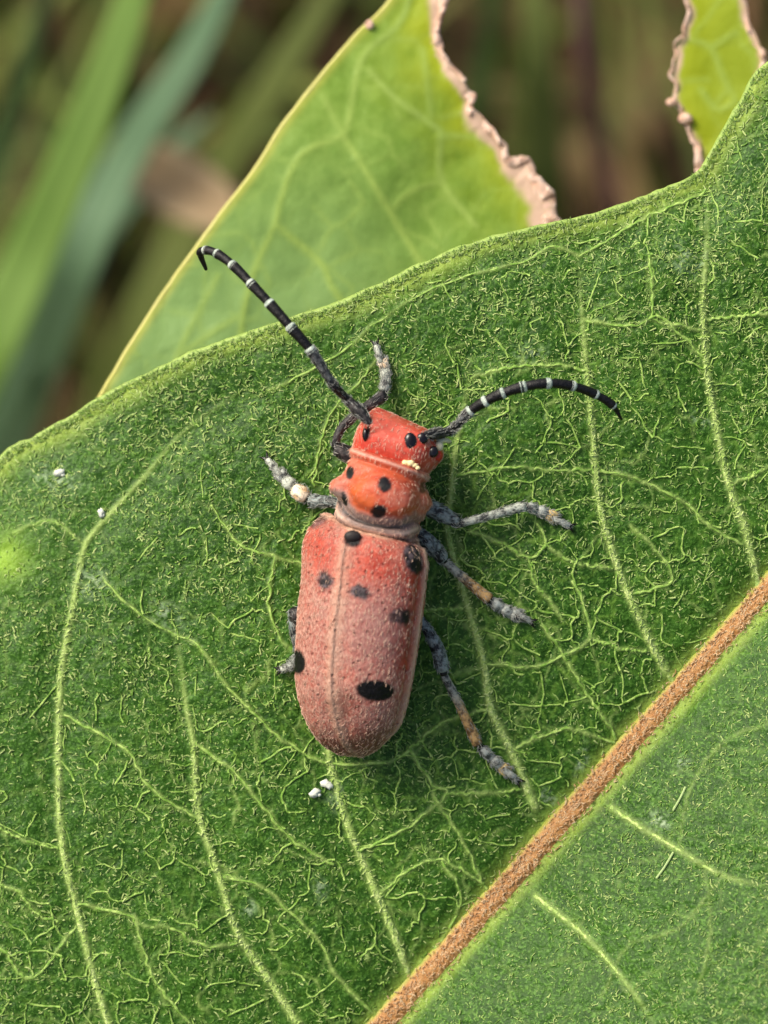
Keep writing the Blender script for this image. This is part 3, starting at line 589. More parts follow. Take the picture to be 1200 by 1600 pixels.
hv, hf = hairs(P(px, py, z0 + 0.004), np.tile([0, 0, 1.0], (3000, 1)), tg, g.uniform(4, 9, 3000) * S, g.uniform(0.6, 1.0, 3000) * S, g.normal(0, 1.0, 3000), g.uniform(0.1, 0.9, 3000), g)
mesh_obj('margin_hair', hv, hf, M['hair'], leaf, rnd_attr(hv, g), kind='stuff')

# ================= the chewed leaf behind it
ZB = lambda px, py: -0.50 - 0.10 * (np.asarray(px, float) - 400) * S * 0.6 - 0.22 * np.clip(800 - np.asarray(py, float) - 200, 0, None) * S * 0.5 + 0.10 * (fbm(np.asarray(px, float) / 260, np.asarray(py, float) / 260, 4) - 0.5)
LEFT = [(-60, 960), (60, 780), (140, 648), (200, 547), (262, 452), (330, 355), (400, 262), (435, 205), (470, 160), (520, 98), (562, 50), (600, 14), (640, -40), (665, -90)]
TORN = [(700, -90), (688, -35), (690, 0), (683, 40), (690, 78), (702, 108), (716, 122), (740, 148), (742, 168), (768, 200), (790, 228), (800, 246), (822, 262), (838, 288), (862, 306), (866, 335), (872, 380), (905, 450)]
FRAGL = [(1060, 450), (1098, 320), (1097, 268), (1088, 228), (1072, 200), (1064, 178), (1050, 160), (1052, 128), (1058, 92), (1066, 55), (1078, 30), (1074, 0), (1078, -60), (1090, -110)]
FRAGR = [(1130, -110), (1148, -40), (1163, 5), (1172, 40), (1188, 68), (1194, 100), (1186, 132), (1210, 200), (1260, 330)]
g = np.random.default_rng(5)
def rough(pts, n, amp, k):
    q = crom(np.array(pts, float), n); t = np.gradient(q, axis=0); t /= np.linalg.norm(t, axis=1)[:, None]
    return q + np.stack([-t[:, 1], t[:, 0]], 1) * (amp * (fbm(np.arange(n) / 3.5, np.zeros(n) + k, k) - 0.5) * 2)[:, None]
eL, eT, eFL, eFR = rough(LEFT, 120, 1.5, 1), rough(TORN, 130, 6, 2), rough(FRAGL, 100, 6, 3), rough(FRAGR, 70, 3, 4)
poly = np.vstack([eL, eT, eFL, eFR, [(1300, 700), (1100, 1100), (700, 1250), (300, 1180), (0, 1060)]])
bx = np.arange(-80, 1310, 11.0); by = np.arange(-120, 1200, 11.0); BX, BY = np.meshgrid(bx, by); BX = BX + g.uniform(-3, 3, BX.shape); BY = BY + g.uniform(-3, 3, BY.shape)
def inside(x, y, p):
    r = np.zeros(x.shape, bool); a, b = p, np.roll(p, -1, 0)
    for (x0, y0), (x1, y1) in zip(a, b):
        r ^= ((y0 > y) != (y1 > y)) & (x < (x1 - x0) * (y - y0) / (y1 - y0 + 1e-12) + x0)
    return r
bxs, bys = BX.ravel(), BY.ravel(); ok = inside(bxs, bys, poly); db, _ = seg_dist(bxs, bys, np.vstack([poly, poly[:1]])); ok &= db > 4
pts = [Vector(p) for p in poly] + [Vector((a, b)) for a, b in zip(bxs[ok], bys[ok])]
nP = len(poly); res = delaunay_2d_cdt(pts, [(i, (i + 1) % nP) for i in range(nP)], [], 1, 1e-4)
bp = np.array([tuple(p) for p in res[0]]); tri = np.array([list(t) for t in res[2]])
cen = bp[tri].mean(1); tri = tri[inside(cen[:, 0], cen[:, 1], poly)]
# refine once for the veins
def refine(p, t):
    e = np.sort(np.vstack([t[:, [0, 1]], t[:, [1, 2]], t[:, [2, 0]]]), 1); ue, inv = np.unique(e, axis=0, return_inverse=True); inv = inv.ravel()
    m_ = len(p) + inv.reshape(3, -1); p2 = np.vstack([p, (p[ue[:, 0]] + p[ue[:, 1]]) / 2]); a, b, c = t.T; x, y, z = m_
    return p2, np.vstack([np.stack(q, 1) for q in ((a, x, z), (x, b, y), (z, y, c), (x, y, z))])
bp, tri = refine(bp, tri)
BV = [[(650, -40), (626, 33), (579, 74), (559, 110), (544, 192), (536, 211), (559, 247), (618, 345), (649, 396), (700, 480)], [(536, 211), (469, 243), (438, 313), (430, 350), (400, 415), (380, 490), (375, 560)], [(577, 110), (618, 153), (677, 196), (688, 211), (690, 282), (743, 352)],
      [(430, 350), (500, 410), (520, 450), (570, 520)], [(661, 78), (673, 180)], [(688, 211), (770, 216)], [(690, 282), (640, 300), (610, 330)], [(340, 430), (275, 560), (260, 640)], [(1075, 60), (1110, 75), (1130, 120), (1150, 160)], [(1110, 75), (1150, 50)], [(1095, 140), (1120, 170), (1150, 160)], [(380, 490), (330, 520), (275, 560)], [(505, 150), (520, 180), (536, 211)]]
bxp, byp = bp[:, 0], bp[:, 1]; bvein = np.zeros(len(bp))
for k, p in enumerate(BV):
    d, _ = seg_dist(bxp, byp, crom(np.array(p, float), 40)); bvein = np.maximum(bvein, (0.85 if k < 4 else 0.6) * np.exp(-(d / 5.5) ** 2))
e1, r1 = vor_edge(bxp + 12 * fbm(bxp / 50, byp / 50, 1), byp, 62, 5); bvein = np.maximum(bvein, 0.45 * r1 * np.exp(-(e1 / 4.5) ** 2))
dT, _ = seg_dist(bxp, byp, eT); dFL, _ = seg_dist(bxp, byp, eFL); dFR, _ = seg_dist(bxp, byp, eFR); dL, _ = seg_dist(bxp, byp, eL)
nz = fbm(bxp / 40, byp / 40, 6)
yel = np.clip(np.exp(-(np.minimum(dT, 200) / (62 + 60 * (nz - 0.5))) ** 1.6) * 0.95 + np.where(bxp > 980, 0.55 + 0.4 * np.exp(-dFL / 40), 0), 0, 1)
tanw = np.interp(byp, [-80, 0, 60, 120, 200, 300, 360], [26, 26, 14, 14, 24, 38, 48]) * (0.5 + 1.1 * nz)
tan = np.maximum(sstep(1.0, 0.55, dT / tanw), np.maximum(sstep(1.0, 0.4, dFL / 11), sstep(1.0, 0.4, dFR / (12 * (0.5 + nz)))))
grey = sstep(120, 520, byp) * sstep(760, 480, bxp) * 0.8
bz = ZB(bxp, byp) + 0.004 * bvein + 0.003 * sstep(0, 25, e1) + 0.004 * fbm(bxp / 20, byp / 20, 2) + 0.05 * np.exp(-(dT / 22) ** 2) * (nz - 0.3)
bv3 = P(bxp, byp, bz)
if np.cross(bv3[tri[0, 1]] - bv3[tri[0, 0]], bv3[tri[0, 2]] - bv3[tri[0, 0]])[2] < 0: tri = tri[:, ::-1]
back = thing('chewed_leaf', 'bitten yellow-green leaf with withered pinkish-tan edge behind the hairy leaf', 'leaf', P(0, 1060, ZB(0, 1060)))
mesh_obj('blade', bv3, tri, M['back'], back, dict(vein=bvein, yellow=yel, tan=tan, grey=grey, margin=np.exp(-(dL / 8) ** 2) * 0.8))
lo = bv3 - [0, 0, 0.02]; mesh_obj('underside', lo, tri[:, ::-1], M['under'], back)
p3 = P(eL[:, 0], eL[:, 1], ZB(eL[:, 0], eL[:, 1])); v, f = sweep(p3 - [0, 0, 0.008], 0.010, 0.013, K=8)
m = Mat('pale_margin', 0.45, 0.4); m.color(m.mix(m.noise(10), lin(222, 218, 110), lin(240, 236, 160))).translucent(0.35, lin(220, 220, 80)); M['palem'] = m.m
mesh_obj('rim', v, f, M['palem'], back)
def crust(e, wid, k, label):
    n = len(e) * 3; q = crom(e, n); t = np.gradient(q, axis=0); t /= np.linalg.norm(t, axis=1)[:, None]
    i = np.arange(n); wd = np.interp(np.linspace(0, 1, n), *wid) * S * (0.35 + 1.3 * fbm(i / 17.0, i * 0.0 + k, k))
    p3 = P(q[:, 0], q[:, 1], ZB(q[:, 0], q[:, 1]) + 0.012 + 0.03 * (fbm(i / 9.0, i * 0.0 + 3, k + 1) - 0.4))
    v, f = sweep(p3, wd, wd * 0.2 + 0.005, K=12)
    v = v + np.stack([0.035 * (vnoise(v[:, 0] * 9 + 7 * c_, v[:, 1] * 9 + 9 * v[:, 2], c_) - 0.5) + 0.016 * (vnoise(v[:, 0] * 31 + 7 * c_, v[:, 1] * 31 + 20 * v[:, 2], c_ + 3) - 0.5) for c_ in range(3)], 1)
    mesh_obj('withered_edge', v, f, M['tan'], back, label=label)
crust(eT, ([0, 0.2, 0.28, 0.4, 0.6, 0.8, 0.9, 1], [8, 8, 5, 5, 7, 10, 13, 13]), 2, 'crumpled pinkish-tan dead edge of the bite')
crust(eFL, ([0, 0.3, 0.45, 0.5, 0.7, 1], [5, 6, 4, 3, 2.5, 4]), 3, 'ragged tan dead edge of the yellow tip')
crust(eFR, ([0, 0.5, 0.8, 1], [4, 6, 3, 2]), 4, 'tan dead edge of the yellow tip')
v, f = ball(P(1049, 160, float(ZB(1049, 160)) + 0.02), np.array([9, 7, 6]) * S, lump=0.4, seed=3); mesh_obj('withered_crumb', v, f, M['tan'], back)
v, f = ball(P(1072, 186, float(ZB(1072, 186)) + 0.02), np.array([12, 9, 6]) * S, lump=0.4, seed=4); mesh_obj('withered_crumb', v, f, M['tan'], back)
v, f = ball(P(577, 38, float(ZB(577, 38)) + 0.02), np.array([7, 8, 3]) * S, lump=0.3, seed=5); mesh_obj('scar', v, f, M['tan'], back)

# ================= the beetle
def zl(px, py): return float(zleaf(np.array([float(px)]), np.array([float(py)]))[0])
beetle = thing('longhorn_beetle', 'red longhorn beetle with black spots and banded antennae standing on the hairy leaf', 'beetle', P(575, 930, zl(575, 930)))
BH = {'body': [], 'leg': []}                  # surfaces that carry short hair
def to3(st):                                  # station rows: px, py, height over leaf (px), half width (px), half height (px)
    st = np.asarray(st, float); zz = zleaf(st[:, 0], st[:, 1])
    q = P(st[:, 0], st[:, 1], zz + st[:, 2] * S); return np.hstack([q, st[:, 3:5] * S])
def loft(st, n, K, roll, nexp=2.0, ang=None, rows=None):
    q = crom(to3(st), n); p = q[:, :3]; t, l, u = frames(p * [1, 1, 0.0], (0, 0, 1))
    ang = np.linspace(0, 2 * math.pi, K, endpoint=False) if ang is None else ang
    sg = lambda x: np.sign(x) * np.abs(x) ** (2 / nexp)
    x = sg(np.cos(ang))[None] * q[:, 3:4]; y = sg(np.sin(ang))[None] * q[:, 4:5]
    ro = np.deg2rad(np.interp(np.linspace(0, 1, n), np.linspace(0, 1, len(np.atleast_1d(roll))), np.atleast_1d(roll)))[:, None]
    Xr = x * np.cos(ro) - y * np.sin(ro); Yr = x * np.sin(ro) + y * np.cos(ro)
    return p[:, None] + l[:, None] * Xr[..., None] + u[:, None] * Yr[..., None], p, t, l, u
def quads(N, K, closed=True):
    idx = np.arange(N * K).reshape(N, K)
    if closed: nx = np.roll(idx, -1, 1); return np.stack([idx[:-1], nx[:-1], nx[1:], idx[1:]], -1).reshape(-1, 4)
    return np.stack([idx[:-1, :-1], idx[:-1, 1:], idx[1:, 1:], idx[1:, :-1]], -1).reshape(-1, 4)
def orient(v, f):                             # make faces point away from the middle
    c = v.mean(0); fc = v[f].mean(1); nn = np.cross(v[f[:, 1]] - v[f[:, 0]], v[f[:, 2]] - v[f[:, 0]])
    return f if ((fc - c) * nn).sum(1).mean() > 0 else f[:, ::-1]
def blob(x, y, cx, cy, rx, ry, rot=0.0, soft=0.18, jag=0.12, k=1):
    a, b = x - cx, y - cy; c, s = math.cos(rot), math.sin(rot); a, b = a * c + b * s, -a * s + b * c
    d = np.hypot(a / rx, b / ry) + jag * (fbm(x / 5, y / 5, k) - 0.5) * 2; return sstep(1 + soft, 1 - soft, d)
ROLL = 27.0
# travelling from tail to shoulders; roll > 0 shows the beetle's right flank
EST = [(566, 1182, 60, 4, 3), (565, 1176, 62, 26, 20), (562, 1163, 66, 47, 38), (558, 1140, 72, 68, 54), (554, 1100, 80, 84, 66), (553, 1060, 86, 91, 71), (559, 990, 90, 96, 74), (566, 930, 90, 97, 74), (571, 880, 88, 98, 73), (574, 860, 86, 97, 72), (578, 843, 82, 92, 66), (581, 832, 74, 86, 56), (583, 826, 62, 78, 40), (584, 823, 50, 66, 22)]
NE = 150
for side in (1, -1):                          # l = t x up points to the beetle's right (picture right) going head-ward
    ang = np.linspace(90, -38, 64) if side == 1 else np.linspace(90, 218, 64)
    G, pc, t, l, u = loft(EST, NE, 0, ROLL, 2.35, np.deg2rad(ang))
    w_ = np.linspace(0, 1, 64)[None]; L_ = np.linspace(0, 1, NE)[:, None]
    cen = pc[:, None]; rad = G - cen; rn = rad / (np.linalg.norm(rad, axis=2, keepdims=True) + 1e-9)
    push = 1.5 * np.exp(-(w_ / 0.03) ** 2) - 1.6 * np.exp(-((w_ - 0.07) / 0.03) ** 2)      # sutural bead and groove
    push = push + 3.6 * np.exp(-((w_ - 0.74) / 0.025) ** 2) - 3.0 * np.exp(-((w_ - 0.68) / 0.03) ** 2)   # lateral bead
    push = push + 3.0 * np.exp(-((w_ - 0.55) / 0.1) ** 2) * np.exp(-((L_ - 0.86) / 0.08) ** 2)  # shoulder knob
    i_, j_ = np.meshgrid(np.arange(NE), np.arange(64), indexing='ij')
    push = push * sstep(0, 0.08, L_) + 1.6 * (fbm(i_ / 9.0, j_ / 6.0, 3) - 0.5) + 1.0 * (vnoise(i_ / 2.0, j_ / 2.0, 5) - 0.5)
    G = G + rn * (push * S)[..., None]
    if side == -1: G = G - l[:, None] * (0.15 * S) * np.exp(-(w_ / 0.03) ** 2)[..., None]
    if side == 1: G = G + l[:, None] * (0.15 * S) * np.exp(-(w_ / 0.03) ** 2)[..., None]
    top = G.reshape(-1, 3); inn = (G - rn * (3.0 * S)).reshape(-1, 3)
    q = quads(NE, 64, False); nT = len(top)
    c = top.mean(0); fc = top[q].mean(1); nn_ = np.cross(top[q[:, 1]] - top[q[:, 0]], top[q[:, 2]] - top[q[:, 0]])
    if ((fc - pc.mean(0)) * nn_).sum(1).mean() < 0: q = q[:, ::-1]
    idx = np.arange(NE * 64).reshape(NE, 64); loop = np.r_[idx[0, :], idx[1:, -1], idx[-1, -2::-1], idx[-2:0:-1, 0]]
    nl = np.roll(loop, -1); rimq = np.stack([loop, nl, nl + nT, loop + nT], 1)
    vv = np.vstack([top, inn]); x, y = topx(vv)
    ff = np.vstack([q, q[:, ::-1] + nT, rimq])
    wv = np.tile(np.broadcast_to(w_, (NE, 64)).ravel(), 2); lv_ = np.tile(np.broadcast_to(L_, (NE, 64)).ravel(), 2)
    spot = np.zeros(len(vv)); gsp = np.zeros(len(vv))
    if side == 1:
        spot = np.maximum(spot, blob(x, y, 586, 1079, 30, 16.5, 0.06, 0.07, 0.06)); gsp = np.maximum(gsp, blob(x, y, 563, 925, 15, 11, 0.2, 0.3, 0.4))
        gsp = np.maximum(gsp, blob(x, y, 645, 872, 14, 24, -0.25, 0.2, 0.15)); spot = np.maximum(spot, 0.9 * blob(x, y, 652, 884, 9, 13, -0.2, 0.4, 0.3))
        gsp = np.maximum(gsp, 0.85 * blob(x, y, 624, 962, 17, 12, -0.1, 0.3, 0.25)); spot = np.maximum(spot, 0.9 * blob(x, y, 634, 965, 7, 12, 0.1, 0.5, 0.4))
    else:
        gsp = np.maximum(gsp, blob(x, y, 508, 908, 12, 14, -0.3, 0.35, 0.4)); gsp = np.maximum(gsp, 0.75 * blob(x, y, 494, 814, 17, 11, -0.3, 0.3, 0.3))
        spot = np.maximum(spot, blob(x, y, 464, 1034, 13, 19, -0.15, 0.1, 0.05))
    spot = np.maximum(spot, blob(x, y, 551, 844, 14, 11, 0.1, 0.2, 0.12))
    redzone = np.clip(np.exp(-(((x - 590) / 45) ** 2 + ((y - 885) / 42) ** 2)) + np.exp(-(((x - 635) / 22) ** 2 + ((y - 1020) / 75) ** 2)) + np.exp(-(((x - 652) / 16) ** 2 + ((y - 920) / 45) ** 2)) + 0.7 * np.exp(-(((x - 505) / 30) ** 2 + ((y - 870) / 45) ** 2)) + 0.5 * np.exp(-(((x - 490) / 30) ** 2 + ((y - 830) / 35) ** 2)), 0, 1)
    streak = vnoise(x / 3.0 + y / 14.0, y / 9.0, 2)
    pubv = np.clip((0.82 + 0.15 * sstep(850, 1000, y) + 0.1 * (side == -1)) * (1 - 0.85 * redzone) + 0.35 * (streak - 0.5), 0, 0.95)
    dfr, _ = seg_dist(x, y, np.array([(484, 816), (497, 805), (522, 808), (548, 826), (600, 838), (648, 838), (664, 856)], float))
    edge = np.clip(0.35 * np.exp(-(wv / 0.04) ** 2) * sstep(1.0, 0.85, lv_) + 0.85 * np.exp(-((wv - 0.745) / 0.03) ** 2) + 0.7 * np.exp(-(dfr / 4.5) ** 2), 0, 0.9)
    brown = np.clip(1.0 * sstep(1118, 1168, y) * (0.35 + 0.9 * fbm(x / 9, y / 9, 4)) + 0.6 * blob(x, y, 530, 1100, 22, 22, 0, 0.5, 0.9), 0, 0.9)
    mesh_obj('elytron', vv, ff, M['elytron'], beetle, dict(spot=spot, greyspot=gsp, pub=pubv, edge=edge * (1 - spot), brown=brown, mauve=0.6 * np.clip(blob(x, y, 588, 985, 46, 70, 0.1, 0.7, 0.5) + 0.6 * blob(x, y, 600, 1120, 40, 36, 0, 0.7, 0.5), 0, 1)))
    BH['body'].append((top, q, np.maximum(spot, gsp * 0.7)[:nT], u))
# trunk under the wing covers: one continuous body
G, pc, *_ = loft([(565, 1172, 52, 6, 5), (560, 1140, 58, 50, 36), (555, 1060, 62, 76, 52), (562, 960, 62, 82, 56), (573, 860, 60, 80, 56), (585, 815, 58, 62, 48), (597, 770, 58, 56, 44), (606, 735, 58, 50, 40), (612, 715, 56, 40, 34)], 60, 28, 14, 2.2)
vv = G.reshape(-1, 3); q = orient(vv, quads(60, 28)); mesh_obj('body', vv, q, M['under_body'], beetle)
# scutellum
v, f = ball(P(551, 838, zl(551, 838) + 150 * S), np.array([13, 9, 6]) * S); mesh_obj('scutellum', v, f, M['under_body'], beetle)

# pronotum
PST = [(584, 838, 70, 44, 36), (585, 834, 80, 64, 54), (587, 826, 86, 68, 60), (590, 814, 88, 65, 60), (593, 800, 90, 66, 62), (598, 772, 92, 67, 64), (603, 745, 90, 61, 60), (606, 734, 88, 61, 58), (609, 724, 86, 63, 60), (611, 718, 80, 58, 52), (612, 715, 70, 44, 38)]
NP_, KP = 110, 120
G, pc, t, l, u = loft(PST, NP_, KP, [20, 15], 2.25)
vv = G.reshape(-1, 3); x, y = topx(vv); ctr = np.repeat(pc, KP, 0); rn = vv - ctr; rn /= np.linalg.norm(rn, axis=1)[:, None] + 1e-9
upz = (rn[:, 2] > -0.25)
lat = (rn * np.repeat(l, KP, 0)).sum(1); stn = np.repeat(np.linspace(0, 1, NP_), KP)
push = 13 * blob(x, y, 600, 778, 46, 32, 0.25, 0.4, 0.05) * upz                                   # raised middle
REAR = np.array([(521, 788), (530, 806), (548, 820), (572, 829), (605, 835), (632, 834), (652, 826)], float); FRONT = np.array([(546, 702), (575, 712), (608, 723), (640, 735), (670, 749)], float)
dr, _ = seg_dist(x, y, REAR); df, _ = seg_dist(x, y, FRONT)
push = push + upz * (-6 * np.exp(-((dr - 11) / 4) ** 2) + 0.5 * np.exp(-(dr / 5) ** 2) - 3 * np.exp(-((df - 11) / 4) ** 2) + 1.0 * np.exp(-(df / 4) ** 2) - 3 * np.exp(-((dr - 30) / 6) ** 2))  # grooves and lips
push = push + 17 * np.exp(-((stn - 0.52) / 0.10) ** 2) * sstep(0.80, 0.98, -lat) + 9 * np.exp(-((stn - 0.5) / 0.12) ** 2) * sstep(0.8, 0.98, lat)   # side tubercles
push = push + 1.6 * (fbm(x / 7, y / 7, 2) - 0.5)
vv = vv + rn * (push * S)[:, None]; x, y = topx(vv); f = orient(vv, quads(NP_, KP))
spot = np.zeros(len(vv))
for k, (cx, cy, rx, ry, ro) in enumerate([(547, 739, 6, 10.5, 0.2), (538, 779, 4.5, 12, -0.3), (601, 757, 10.5, 12.5, -0.2), (592, 799, 13, 10.5, -0.15), (661, 762, 6, 9, 0.1)]):
    spot = np.maximum(spot, blob(x, y, cx, cy, rx, ry, ro, 0.14, 0.1, k) * upz * (0.7 if k == 4 else 1))
orange = np.clip(blob(x, y, 564, 775, 24, 34, 0.2, 0.5, 0.3) + blob(x, y, 640, 800, 26, 14, -0.2, 0.6, 0.4) * 0.8 + 0.4 * blob(x, y, 600, 735, 50, 10, 0.3, 0.6, 0.4), 0, 1)
dr, _ = seg_dist(x, y, REAR); df, _ = seg_dist(x, y, FRONT)
grey = np.clip(sstep(32, 18, dr + 8 * (fbm(x / 8, y / 8, 3) - 0.5)) * (1 - 0.35 * sstep(620, 660, x)) * upz, 0, 0.95)
dark = np.exp(-((dr - 10) / 2.6) ** 2) * sstep(660, 600, x) * 0.95 * upz
edge = np.clip(0.55 * np.exp(-(df / 2.6) ** 2) + 0.8 * np.exp(-(dr / 3) ** 2), 0, 0.85)
pubv = np.clip(0.25 + 0.5 * sstep(0.6, 0.95, np.abs(lat)) + 0.45 * blob(x, y, 625, 778, 24, 14, 0.2, 0.6, 0.5), 0, 0.85)
mesh_obj('pronotum', vv, f, M['pronotum'], beetle, dict(spot=np.maximum(spot, dark), orange=orange, grey=grey, edge=edge, pub=pubv))
BH['body'].append((vv, f, np.maximum(spot, 0.6 * orange), None))
# head
HST = [(604, 738, 70, 46, 40), (608, 726, 72, 58, 48), (613, 712, 76, 62, 54), (619, 697, 78, 63, 57), (625, 682, 77, 61, 56), (630, 669, 70, 57, 50), (633, 662, 60, 52, 42), (635, 658, 48, 44, 30), (636, 656, 38, 30, 12)]
NH, KH = 90, 110
G, pc, t, l, u = loft(HST, NH, KH, [12, 10], 3.0)
vv = G.reshape(-1, 3); x, y = topx(vv); ctr = np.repeat(pc, KH, 0); rn = vv - ctr; rn /= np.linalg.norm(rn, axis=1)[:, None] + 1e-9
stn = np.repeat(np.linspace(0, 1, NH), KH); lat = (rn * np.repeat(l, KH, 0)).sum(1)
push = 9 * np.exp(-((stn - 0.50) / 0.16) ** 2) * sstep(0.75, 0.97, lat)                           # right cheek
push = push + 8 * blob(x, y, 583, 662, 12, 10, 0, 0.6, 0.0) + 6 * blob(x, y, 664, 678, 12, 10, 0, 0.6, 0.0)   # antenna sockets
push = push - 5 * blob(x, y, 622, 668, 16, 14, 0.3, 0.7, 0.0) + 1.5 * (fbm(x / 7, y / 7, 4) - 0.5)
vv = vv + rn * (push * S)[:, None]; x, y = topx(vv); f = orient(vv, quads(NH, KH)); head_v = vv
spot = np.maximum(blob(x, y, 575, 676, 4.5, 12, 0.15, 0.3, 0.2), 0)
pubv = np.clip(0.25 + 0.5 * blob(x, y, 605, 668, 34, 22, 0.3, 0.8, 0.6) + 0.4 * sstep(0.7, 0.95, lat), 0, 0.8)
head = mesh_obj('head', vv, f, M['head'], beetle, dict(spot=spot, pub=pubv))
BH['body'].append((vv, f, spot, None))
def top_z(v, px, py, r=7):
    a, b = topx(v); m_ = np.hypot(a - px, b - py) < r
    return v[m_, 2].max() if m_.any() else zl(px, py) + 90 * S
for cx, cy, rx, ry, rz, dz in ((641, 690, 10, 14, 6, -4), (660, 685, 9, 9, 5, -4), (677, 706, 8, 9, 5, -4), (571, 679, 5, 11, 7, -6)):
    v, f = ball(P(cx, cy, top_z(head_v, cx, cy) + dz * S), np.array([rx, ry, rz]) * S, nu=18, nv=12); mesh_obj('eye', v, f, M['eye'], head)
m = Mat('mouth_cream', 0.45, 0.4); m.color(m.mix(m.noise(40), lin(196, 190, 150), lin(236, 232, 200))); M['mouth'] = m.m
zc = top_z(head_v, 682, 694)
v, f = ball(P(686, 697, zc - 12 * S), np.array([7, 8, 7]) * S); mesh_obj('mandible', v, f, M['mouth'], head)
v, f = sweep(P(np.array([684, 692, 699, 703]), np.array([690, 688, 688, 690]), zc - np.array([14, 18, 26, 34]) * S), np.array([4, 4, 4, 3]) * S, np.array([4, 4, 4, 3]) * S, K=8); mesh_obj('palp', v, f, M['mouth'], head)
v, f = ball(P(684, 712, zc - 14 * S), np.array([8, 9, 9]) * S); mesh_obj('clypeus', v, f, M['head'], head)
# bits of pollen on the head
zz = top_z(head_v, 638, 724); t_ = thing('pollen_clump', 'pale yellow pollen clump stuck on the back of the red head', 'pollen', P(640, 725, zz))
for k, (a, b, r) in enumerate(((634, 723, 6), (641, 724, 7), (648, 727, 5), (653, 731, 4))):
    v, f = ball(P(a, b, zz + 1 * S), np.array([r, r * 0.75, r * 0.6]) * S, lump=0.4, seed=k, nu=9, nv=6); mesh_obj('grain', v, f, M['pollen'], t_)

# antennae: first piece is the antenna itself, the rest hang on it
g_ant = np.random.default_rng(77)
def antenna(base, pts, widths, mats, band_at, label):
    """pts: px, py, height over leaf (px); joints between the pieces"""
    pts = np.array(pts, float); q3 = P(pts[:, 0], pts[:, 1], zleaf(pts[:, 0], pts[:, 1]) + pts[:, 2] * S)
    cv = crom(q3, 400); L = np.r_[0, np.cumsum(np.linalg.norm(np.diff(cv, axis=0), axis=1))]
    jp = [int(np.argmin(np.linalg.norm(cv - q, axis=1))) for q in q3]
    root = None
    for k in range(len(jp) - 1):
        a, b = jp[k], max(jp[k + 1], jp[k] + 3); seg = cv[a:b + 1]; n = 16
        s = np.linspace(0, 1, n); seg = np.stack([np.interp(np.linspace(0, len(seg) - 1, n), np.arange(len(seg)), seg[:, c_]) for c_ in range(3)], 1)
        w0, w1 = widths[k]; r = (w0 + (w1 - w0) * s) * S / 2 * (1.22 if k else 1.05)
        if k == 0: r = r * (0.75 + 0.45 * np.sin(np.clip(s * 1.15, 0, 1) * math.pi) ** 0.8)
        else: r = r * (0.84 + 0.22 * s ** 1.5)
        v, f = sweep(seg, r, r, K=12)
        o = mesh_obj('antenna' if k == 0 else 'antenna_segment', v, f, M[mats[k]], beetle if k == 0 else root, label=label if k == 0 else None)
        if k == 0: root = o
        
        if mats[k] != 'ant': BH['leg'].append((v, f, 0.8))
        if k in band_at:
            bl = band_at[k] * 0.72 * S; tt = seg[1] - seg[0]; tt /= np.linalg.norm(tt)
            bp_ = seg[0][None] + tt[None] * np.linspace(-0.45 * bl, 0.55 * bl, 6)[:, None]
            rb_ = max(r[0] * 1.16, w0 * S / 2 * 1.22 * 1.03) * (0.94 + 0.12 * g_ant.random(6)); v, f = sweep(bp_, rb_, rb_, K=12); mesh_obj('band', v, f, M['band'], root)
hz = (top_z(head_v, 583, 664) - zl(583, 664)) / S
antenna(None, [(579, 662, hz - 4), (545, 626, 128), (520, 600, 150), (486, 548, 165), (456, 513, 172), (422, 475, 174), (392, 443, 172), (364.5, 415, 168), (340, 397, 160), (322, 391, 150), (313, 396, 140), (322, 421, 120)],
        [(11, 20), (11, 12), (13, 14), (14, 14), (14, 13.5), (13.5, 13), (13, 12.5), (12.5, 12), (12, 11), (11, 10), (10, 4)],
        ['legdark', 'joint', 'antgrey', 'ant', 'ant', 'ant', 'ant', 'ant', 'ant', 'ant', 'ant'], {3: 8, 4: 9, 5: 9, 6: 9, 7: 9, 8: 8, 9: 6}, 'long black white-banded antenna with hooked tip raised over the leaf edge')
hz = (top_z(head_v, 666, 680) - zl(666, 680)) / S
antenna(None, [(663, 680, hz - 4), (703, 674, 96), (713, 665, 100), (734, 643, 108), (757, 628, 114), (784, 615, 118), (817, 604.5, 118), (855, 599, 114), (894, 603, 104), (930, 616, 90), (957, 633, 76), (971, 655, 62)],
        [(12, 18), (11, 11), (11, 13), (14, 14), (14, 14), (14, 14), (14, 13.5), (13.5, 13), (13, 12), (12, 11), (10, 3)],
        ['legdark', 'joint', 'antgrey', 'ant', 'ant', 'ant', 'ant', 'ant', 'ant', 'ant', 'ant'], {3: 5, 4: 8, 5: 8, 6: 9, 7: 9, 8: 9, 9: 8, 10: 7}, 'curved black white-banded antenna lying over the leaf')

